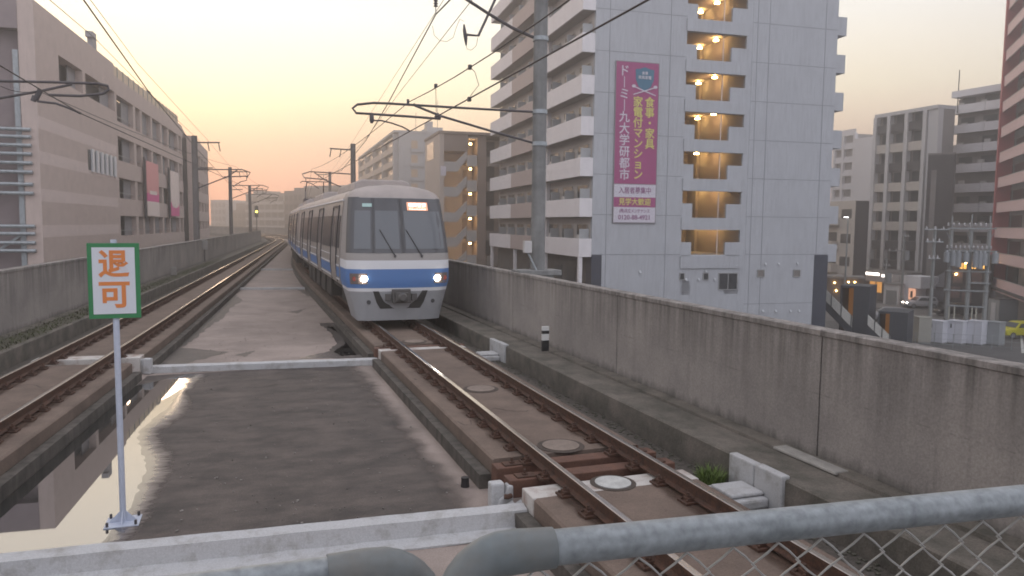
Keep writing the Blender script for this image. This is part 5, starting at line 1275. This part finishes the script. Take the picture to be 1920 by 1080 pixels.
def slope(xa, xb, ya, yb, hpx):
    a, b = U(xa), U(xb); za, zb = f_.fv(xa, ya)[1], f_.fv(xb, yb)[1]; hh = hpx * 59 / 1400
    m = MB(); m.slab([(a, -.35, za - hh), (b, -.35, zb - hh), (b, -.35, zb), (a, -.35, za)], (0, .1, 0)); p = f_.part('balustrade', m, balw)
    m = MB()
    for t in (.02, .34, .66, .98): x_ = a + (b - a) * t; z_ = za + (zb - za) * t; m.box(x_ - .03, x_ + .03, -.4, -.352, z_ - hh, z_ + .05)
    f_.part('balustrade_post', m, dbox, p)
    m = MB(); m.slab([(a, -.3, za - hh - .75), (b, -.3, max(zb - hh - .75, .0)), (b, -.3, zb - hh - .02), (a, -.3, za - hh - .02)], (0, 2.6, 0)); f_.part('stair_stringer', m, dbox)
slope(1540, 1600, 534, 592, 21); slope(1628, 1673, 588, 629, 19)

# transformer gantry: four concrete poles with cross bars, insulators, transformers
W_ = 68.0
f_ = from_px('transformer_gantry', 'gantry of concrete poles carrying transformers and insulators above white cabinets', 'power gantry', (1741, 68), (1851, 66))
U = lambda x, y=520: f_.fv(x, y)[0]; Zg = lambda y, x=1795: f_.fv(x, y)[1]
gpole = mat('grey_green_pole', (.27, .28, .275), .8, var=.15, scale=3); tgrey2 = mat('transformer_grey', (.30, .32, .34), .6, var=.1, scale=4); insw = mat('insulator_white', (.5, .49, .5), .4); hb = mat('steel_bar', (.30, .32, .33), .5, .4)
for x, yt in ((1779, 432), (1816, 430), (1850, 432)):
    m = MB(); m.tube([(U(x), 0, 0), (U(x), 0, Zg(yt))], [.21, .16], 14); f_.part('gantry_pole', m, gpole, smooth=True)
    m = MB(); m.tube([(U(x), 0, Zg(yt)), (U(x), 0, Zg(yt - 28))], .055, 8); f_.part('pole_top', m, hb)
for y, x0, x1 in ((428, 1772, 1862), (470, 1768, 1868), (508, 1772, 1858), (529, 1815, 1858), (544, 1770, 1856), (573, 1780, 1850)):
    m = MB(); m.bar((U(x0), -.22, Zg(y)), (U(x1), -.22, Zg(y)), .1, .12); f_.part('cross_bar', m, hb)
for y, n_ in ((424, 9), (466, 11)):
    for k in range(n_): x = 1772 + 90 * k / n_; m = MB(); m.tube([(U(x), -.22, Zg(y) + q) for q in (0, .08, .12, .2, .25, .33)], [.05, .10, .05, .10, .05, .03], 8); f_.part('insulator', m, insw)
for k, x in enumerate((1772, 1784, 1794, 1808, 1826, 1834, 1842, 1862)):
    h_ = (.9, 1.2, 1.3, .9, 1.3, 1.4, 1.1, .9)[k]; m = MB(); m.tube([(U(x), -.55, Zg(473) - h_), (U(x), -.55, Zg(473))], .26, 12); m.tube([(U(x), -.55, Zg(473)), (U(x), -.55, Zg(473) + .2)], [.12, .06], 8); f_.part('transformer', m, tgrey2, smooth=True)
for x in (1783, 1793, 1826, 1834): m = MB(); m.bar((U(x), -.1, Zg(608)), (U(x), -.1, Zg(573)), .22, .1); f_.part('pale_panel', m, mat('pale_panel', (.42, .41, .34), .7))
for xa, xb in ((1770, 1779), (1858, 1850), (1808, 1816)): m = MB(); m.bar((U(xa), -.2, Zg(436)), (U(xb), -.1, Zg(452)), .05, .05); f_.part('brace', m, hb)
def utility_pole(x, yb, yt, w_, label, arms, can=False, r=.17):
    p = at(x, yb, w=w_); p.z = GZ; root = thing('utility_pole', label, 'utility pole', p, -YAW, 'utility poles'); zt_ = at(x, yt, w=w_).z - GZ
    m = MB(); m.tube([(0, 0, 0), (0, 0, zt_)], [r, r * .75], 12); m.build('shaft', gpole, root, smooth=True)
    for y, l_, r2_ in arms:
        z_ = at(x, y, w=w_).z - GZ; m = MB(); m.bar((-l_, -.2, z_), (r2_, -.2, z_), .1, .1); m.build('cross_arm', hb, root)
        for k in range(3): q = -l_ + (l_ + r2_) * (k + .3) / 3; m = MB(); m.tube([(q, -.2, z_), (q, -.2, z_ + .3)], [.09, .05], 8); m.build('insulator', insw, root)
    if can: z_ = zt_ - 2.6; m = MB(); m.tube([(.32, -.3, z_ - .6), (.32, -.3, z_ + .6)], .3, 12); m.build('transformer', tgrey2, root, smooth=True)
utility_pole(1741, 640, 425, 68, 'tall utility pole standing just left of the transformer gantry', ((430, 1.1, 1.2), (453, .9, .7), (484, .6, .5)))
utility_pole(1689, 575, 441, 98, 'utility pole with a transformer can in front of the beige block', ((443, .4, .6), (470, 2.2, .3)), True)
utility_pole(1658, 570, 484, 101, 'short utility pole in front of the lit shop fascia', ((498, .5, .5),), True)
p = at(1583, 560, w=84); p.z = GZ; root = thing('street_lamp', 'tall street lamp with a lit head right of the white tower', 'street lamp', p); zt_ = at(1583, 407, w=84).z - GZ
m = MB(); m.tube([(0, 0, 0), (0, 0, zt_)], [.12, .07], 10); m.build('mast', hb, root); m = MB(); m.box(-.55, .1, -.15, .15, zt_, zt_ + .12); m.build('lamp_head', hb, root); m = MB(); m.box(-.5, -.05, -.12, .12, zt_ - .06, zt_ - .004); m.build('lamp_lens', mat('cool_lamp', (1, 1, 1), .4, emit=(1, .97, .92), es=4), root)

# cabinets under the gantry
def cabinet(x0, x1, y0, y1, w_, label, m_, hatch):
    a = at(x0, 600, w=w_); b = at(x1, 600, w=w_ * .985); zt_ = at((x0 + x1) / 2, y0, w=w_).z - GZ
    d = (b - a); root = thing('cabinet', label, 'cabinet', Vector((a.x, a.y, GZ)), math.atan2(d.y, d.x), 'cabinets under the gantry'); W = d.xy.length
    m = MB(); m.box(0, W, 0, 1.1, .12, zt_ - .1); m.build('housing', m_, root, bevel=.02); m = MB(); m.box(-.04, W + .04, -.05, 1.14, zt_ - .098, zt_); m.build('lid', m_, root); m = MB(); m.box(.0, W, .03, 1.07, 0, .118); m.build('plinth', poleconc, root)
    m = MB(); m.box(W / 2 - .012, W / 2 + .012, -.006, -.001, .25, zt_ - .2); m.build('door_seam', frame_m, root)
    if hatch: m = MB(); m.box(W * .2, W * .28, -.02, -.002, zt_ - .65, zt_ - .3); m.build('handle', tblack, root)
cw_ = mat('cabinet_white', (.62, .63, .68), .5, var=.06, scale=2); cg_ = mat('cabinet_grey', (.30, .32, .33), .6, var=.1, scale=2); cb_ = mat('cabinet_beige', (.34, .33, .29), .6, var=.1, scale=2)
cabinet(1741, 1769, 600, 640, 66.6, 'white cabinet nearest the left end, beside the tall pole', cw_, True)
cabinet(1777, 1806, 600, 640, 66.2, 'white cabinet in the middle of the three white ones', cw_, True)
cabinet(1814, 1842, 600, 640, 65.8, 'white cabinet without a handle, next to the grey one', cw_, False)
cabinet(1848, 1875, 602, 638, 65.6, 'grey cabinet beside the yellow car', cg_, False)
cabinet(1713, 1724, 592, 640, 67.0, 'narrow beige cabinet left of the tall pole', cb_, False)
# wire fence in front of the cabinets
a = at(1716, 641, w=64.5); b = at(1935, 640, w=62); a.z = b.z = GZ; d = b - a; root = thing('wire_fence', 'low thin wire fence in front of the cabinets', 'fence', a, math.atan2(d.y, d.x)); L_ = d.length
for k in range(7): m = MB(); m.tube([(L_ * k / 6, 0, 0), (L_ * k / 6, 0, 1.25)], .03, 6); m.build('post', hb, root)
for z_ in (.3, .75, 1.22): m = MB(); m.tube([(0, 0, z_), (L_, 0, z_)], .012, 5); m.build('fence_wire', hb, root)

# cars
def car(p, rz, label, paint, L_=3.9, W=1.68, H=1.5, lights=None, group='parked and waiting cars', van=False):
    root = thing('car', label, 'car', p, rz, group)
    prof = [(0, .32), (.0, .62), (.06, .80), (.9, .93), (1.05, .95), (L_ - .25, 1.0), (L_ - .04, .80), (L_, .45), (L_ - .02, .30)]
    if van: prof[3] = (.5, .98); prof[4] = (.6, 1.0)
    def loft(pts, tw, name, m_, z_lo=None):
        m = MB(); n_ = len(pts); vs = []
        for y in (-1, -.86, .86, 1):
            for x, z in pts: ins = .10 if abs(y) == 1 else 0; vs.append((x + (L_ / 2 - x) * ins * .35, y * tw(z), z - (ins * .3 if z > .9 else 0)))
        fs = [tuple(range(n_)), tuple(range(4 * n_ - 1, 3 * n_ - 1, -1))] + [(k * n_ + i, k * n_ + (i + 1) % n_, (k + 1) * n_ + (i + 1) % n_, (k + 1) * n_ + i) for k in range(3) for i in range(n_)]
        m.add(vs, fs); return m.build(name, m_, root, smooth=True, bevel=.02)
    body = loft(prof, lambda z: W / 2, 'body', paint)
    g0, g1 = (.62, L_ - .06) if van else (1.0, L_ - .12)
    cab = [(g0, .94), (g0 + .62, H - .06), (g0 + .95, H), (g1 - .55, H - .02), (g1 - .25, H - .1), (g1, .98)]
    tw = lambda z: W / 2 - .05 - max(0, z - .95) * .24
    loft(cab, tw, 'cabin', paint)
    for s_ in (-1, 1):
        for x0, x1 in ((g0 + .38, (g0 + g1) / 2 - .05), ((g0 + g1) / 2 + .03, g1 - .42)):
            zt, zb = H - .16, 1.0; m = MB(); q = [(x0 - .05, s_ * (tw(zb) + .004), zb), (x1 + .08, s_ * (tw(zb) + .004), zb), (x1 - .02, s_ * (tw(zt) + .004), zt), (x0 + .3 if x0 < 2 else x0 + .03, s_ * (tw(zt) + .004), zt)]
            m.slab(q, (0, s_ * .012, 0)); m.build('side_window', glass, root)
    m = MB(); m.slab([(g0 + .06, -W / 2 + .16, 1.0), (g0 + .06, W / 2 - .16, 1.0), (g0 + .58, W / 2 - .25, H - .12), (g0 + .58, -W / 2 + .25, H - .12)], (-.03, 0, .02)); m.build('windscreen', glass, root)
    m = MB(); m.slab([(g1 - .01, -W / 2 + .2, 1.02), (g1 - .01, W / 2 - .2, 1.02), (g1 - .24, W / 2 - .28, H - .16), (g1 - .24, -W / 2 + .28, H - .16)], (.03, 0, .01)); m.build('rear_window', glass, root)
    for x in (.72, L_ - .68):
        for s_ in (-1, 1):
            m = MB(); m.tube([(x, s_ * (W / 2 - .20), .30), (x, s_ * (W / 2 + .012), .30)], .30, 20); wh = m.build('wheel', tblack, root, smooth=True)
            m = MB(); m.tube([(x, s_ * (W / 2 + .013), .30), (x, s_ * (W / 2 + .022), .30)], .19, 14); m.build('rim', hb, wh)
    lm = mat('car_lamp_lit', (1, 1, 1), .3, emit=(1, .86, .7), es=12) if lights else mat('car_lamp', (.5, .5, .5), .2)
    for s_ in (-1, 1):
        m = MB(); m.box(-.015, .10, s_ * (W / 2 - .32) - .14, s_ * (W / 2 - .32) + .14, .62, .76); m.build('headlight', lm, root)
        m = MB(); m.box(L_ - .12, L_ + .0, s_ * (W / 2 - .22) - .1, s_ * (W / 2 - .22) + .1, .72, .92); m.build('tail_light', mat('car_tail', (.3, .02, .02), .3), root)
    return root
def cp(x, y): q = gp(x, y); q.z = GZ + .006; return q
car(cp(1873, 633), radians(-8), 'bright yellow hatchback parked beside the grey cabinet', mat('car_yellow', (.62, .58, .02), .3), L_=4.0, H=1.52)
car(cp(1696, 577), radians(-20), 'white car with a lit headlight on the road below the beige block', mat('car_white', (.5, .5, .52), .3), L_=4.0, lights=True, H=1.5)
car(cp(1752, 578), radians(-20), 'dark car following on the road behind the tall utility pole', mat('car_dark', (.03, .03, .035), .3), L_=4.2)
car(cp(1755, 592), radians(-20), 'black car waiting on the near lane behind the cabinets', mat('car_black', (.02, .02, .022), .3), L_=4.2)
car(cp(1630, 601), radians(-20), 'silver car half hidden between the two dark stair boxes', mat('car_silver', (.36, .36, .38), .3, .3), L_=4.2)
car(cp(1840, 583), radians(-20), 'red car on the road seen between the gantry poles', mat('car_red', (.25, .03, .03), .3), L_=3.6)

# shops and small buildings at the foot of the blocks
f_ = from_px('shop_front', 'small shop with a lit white fascia and an orange lit window below the beige block', 'shop', (1617, 108), (1700, 101))
U = lambda x: f_.fv(x, 530)[0]; Zs = lambda y, x=1650: f_.fv(x, y)[1]
m = MB(); m.box(0, f_.W, .3, 6, 0, Zs(508)); f_.part('wall', m, rbrown)
m = MB(); m.box(U(1618), U(1690), -.4, .28, Zs(528), Zs(513)); f_.part('fascia', m, mat('fascia_white', (.5, .46, .44), .6))
m = MB(); m.box(U(1618.5), U(1652), -.46, -.41, Zs(516), Zs(511.5)); m.box(U(1657), U(1675), -.46, -.41, Zs(517.5), Zs(513.5)); 
m2 = MB(); m2.box(U(1618.5), U(1652), -.46, -.41, Zs(516.5), Zs(511.5)); f_.part('fascia_light', m2, mat('fascia_lit', (1, 1, .9), .4, emit=(1, .90, .82), es=2.2))
m2 = MB(); m2.box(U(1657), U(1675), -.46, -.41, Zs(518.5), Zs(514)); f_.part('fascia_light', m2, MATS['fascia_lit'])
m = MB(); m.box(U(1629), U(1653), .2, .29, Zs(549), Zs(529)); w_ = f_.part('shop_window', m, mat('shop_glow', (.4, .2, .06), .5, emit=(.8, .36, .08), es=.45))
m = MB()
for x in (1628.5, 1641, 1653.5): m.box(U(x) - .06, U(x) + .06, .1, .195, Zs(550), Zs(529))
f_.part('frame', m, rbrown, w_)
f2 = from_px('shutter_shed', 'low grey shed with a closed roller shutter beside the lit shop', 'shed', (1663, 99), (1692, 97)); zt_ = f2.fv(1675, 534)[1]
m = MB(); m.box(0, f2.W, 0, 4, 0, zt_); f2.part('wall', m, rgrey); m = MB(); m.box(.4, f2.W - .3, -.05, -.004, 0, zt_ * .72); f2.part('roller_shutter', m, mat('shutter', (.20, .205, .21), .6)); m = MB(); m.box(-.1, f2.W + .1, -.15, 4.1, zt_, zt_ + .15); f2.part('roof', m, rbrown)
f3 = from_px('billboard_kiosk', 'small white kiosk with an orange lit poster beside the road', 'kiosk', (1695, 98), (1732, 95)); zt_ = f3.fv(1712, 518)[1]; zm = f3.fv(1712, 540)[1]
m = MB(); m.box(0, f3.W, 0, 3, zm, zt_); m.box(.1, f3.W - 1.2, .1, 2.9, 0, zm - .002); f3.part('wall', m, rband); m = MB(); m.box(f3.fv(1703, 550)[0], f3.fv(1716, 550)[0], .02, .09, f3.fv(1710, 562)[1], f3.fv(1710, 541)[1]); f3.part('lit_poster', m, mat('poster_lit', (.6, .35, .25), .5, emit=(.9, .45, .28), es=.4))
m = MB(); m.box(f3.fv(1707, 550)[0], f3.fv(1711, 550)[0], -.0, .018, f3.fv(1710, 558)[1], f3.fv(1710, 546)[1]); f3.part('poster_mark', m, tblack)
f4 = from_px('low_house', 'low dim house with a sloping dark roof behind the gantry', 'house', (1740, 97), (1790, 94)); zt_ = f4.fv(1760, 538)[1]; zr = f4.fv(1760, 502)[1]
m = MB(); m.box(0, f4.W, 0, 7, 0, zt_); f4.part('wall', m, mat('house_dim', (.16, .16, .18), .8)); m = MB(); m.slab([(-.2, -.3, zt_), (f4.W + .2, -.3, zt_), (f4.W + .2, 3.5, zr), (f4.W * .45, 3.5, zr)], (0, .2, .15)); f4.part('roof', m, mat('roof_dim', (.13, .13, .145), .8))
# lit rooms behind the gantry at the foot of the white banded block
f5 = from_px('lit_restaurant', 'dark low front with warm orange lit windows seen through the transformer gantry', 'restaurant', (1776, 92), (1862, 89)); zt_ = f5.fv(1820, 478)[1]
m = MB(); m.box(0, f5.W, .2, 6, 0, zt_); f5.part('wall', m, rdark); glowm = mat('lit_room', (.5, .3, .1), .5, emit=(1.0, .50, .10), es=.75)
for x0, x1, y0_, y1_ in ((1800, 1812, 493, 504), (1822, 1830, 494, 504), (1831, 1842, 484, 504), (1843, 1851, 492, 504)):
    m = MB(); m.box(f5.fv(x0, 495)[0], f5.fv(x1, 495)[0], .1, .18, f5.fv(x0, y1_)[1], f5.fv(x0, y0_)[1]); w_ = f5.part('lit_window', m, glowm); m = MB(); q = f5.fv((x0 + x1) / 2, 495)[0]; m.box(q - .04, q + .04, .04, .095, f5.fv(x0, y1_)[1], f5.fv(x0, y0_)[1]); f5.part('frame', m, rdark, w_)
for x, y in ((1811, 493), (1826, 493), (1843, 493), (1793, 514)): q = f5.fv(x, y); m = MB(); m.tube([(q[0], -.12, q[1]), (q[0], .0, q[1])], .12, 10); f5.part('lamp', m, lampw)
for x, y in ((1796, 520), (1831, 522), (1790, 548), (1812, 556)): q = f5.fv(x, y); m = MB(); m.box(q[0] - .5, q[0] + .5, .05, .19, q[1] - .7, q[1] + .7); f5.part('poster', m, mat('dim_poster', (.25, .15, .13), .7, col2=(.10, .09, .1), scale=2))
f6 = from_px('warm_front', 'row of dim shop fronts with small warm lamps right of the white tower', 'shop', (1540, 102), (1626, 100)); zt_ = f6.fv(1580, 522)[1]
m = MB(); m.box(0, f6.W, .2, 5, 0, zt_); f6.part('wall', m, mat('front_brown', (.14, .11, .095), .8, var=.2, scale=1)); m = MB(); m.box(-.1, f6.W + .1, -.1, 5.1, zt_, zt_ + .25); f6.part('roof', m, rbrown)
for x, y in ((1565, 530), (1591, 529), (1603, 529), (1568, 545)): q = f6.fv(x, y); m = MB(); m.tube([(q[0], .0, q[1]), (q[0], .18, q[1])], .10, 10); f6.part('lamp', m, lampw)
# hedge and bushes under the pink tower
def bush(p, r, h_, n_, label, seed):
    rnd = random.Random(seed); m = MB()
    for i in range(n_):
        a, b = rnd.uniform(0, 2 * pi), rnd.random(); rr = r * (.55 + .45 * rnd.random()) * sqrt(1 - (2 * b - 1) ** 2 * .8); q = Vector((rr * cos(a), rr * sin(a) * .7, .15 + h_ * b)); d = Vector((rnd.gauss(0, 1), rnd.gauss(0, 1), rnd.gauss(0, 1))).normalized() * .13; e = d.cross(Vector((rnd.gauss(0, 1), rnd.gauss(0, 1), rnd.gauss(0, 1)))).normalized() * .09
        m.add([q - d, q + e, q + d, q - e], [(0, 1, 2, 3)])
    root = thing('shrub', label, 'shrub', p); m.build('foliage', mat('shrub_leaf', (.05, .065, .03), .8, col2=(.03, .04, .02), scale=3), root); m = MB()
    for i in range(4): m.tube([(0, 0, 0), (r * .4 * cos(i * 1.6), r * .3 * sin(i * 1.6), h_ * .7)], [.04, .015], 5)
    m.build('stem', rbrown, root)
bush(cp(1908, 590), 1.6, 2.6, 700, 'dark shrub at the foot of the pink tower', 1)
bush(cp(1890, 592), 1.0, 1.6, 400, 'smaller dark shrub left of the bigger one under the pink tower', 2)
m = MB(); f7 = from_px('grey_locker', 'grey utility shed between the road and the pink tower', 'shed', (1862, 82), (1883, 80)); zt_ = f7.fv(1872, 562)[1]; m.box(0, f7.W, 0, 2, 0, zt_); f7.part('wall', m, cg_); m = MB(); m.box(-.06, f7.W + .06, -.06, 2.06, zt_, zt_ + .1); f7.part('roof', m, rdark); m = MB(); m.box(f7.W * .3, f7.W * .7, -.04, -.003, 0, zt_ * .85); f7.part('door', m, rgrey)

# ------------------------------------------------------------------ evening haze in the air
m = MB(); m.box(-420, 420, -60, 440, GZ - 2, 46)
hz = m.build('haze', [], None, kind='stuff') if False else None
me = bpy.data.meshes.new('haze'); me.from_pydata(m.v, [], m.f); hz = bpy.data.objects.new('haze', me); C.objects.link(hz); hz['kind'] = 'stuff'
hm = bpy.data.materials.new('haze_air'); hm.use_nodes = True; n = hm.node_tree.nodes; n.clear(); ho = n.new('ShaderNodeOutputMaterial'); hv = n.new('ShaderNodeVolumePrincipled'); hm.node_tree.links.new(hv.outputs[0], ho.inputs['Volume'])
hv.inputs['Color'].default_value = (.98, .94, .92, 1); hv.inputs['Density'].default_value = HAZE; hv.inputs['Anisotropy'].default_value = 0.62
me.materials.append(hm)

# ------------------------------------------------------------------ the island platform and its canopy, behind and above the photographer
pf = thing('platform_canopy', 'station platform with its flat canopy on steel columns behind the barrier', 'platform canopy', (0.4, -14, DK))
m = MB(); m.box(-2.0, 1.85, -14, 14.9, 0, 1.65); m.build('platform_slab', poleconc, pf)
m = MB(); m.box(-4.3, 4.6, -14, 13.2, 6.2, 6.45); m.box(-4.3, 4.6, 13.2, 13.35, 6.05, 6.55); m.build('canopy_roof', galv, pf)
for yc in (-9, -2, 5, 11.5): m = MB(); m.box(-.18, .18, yc - .18, yc + .18, 1.65, 6.19); m.build('column', galv, pf)
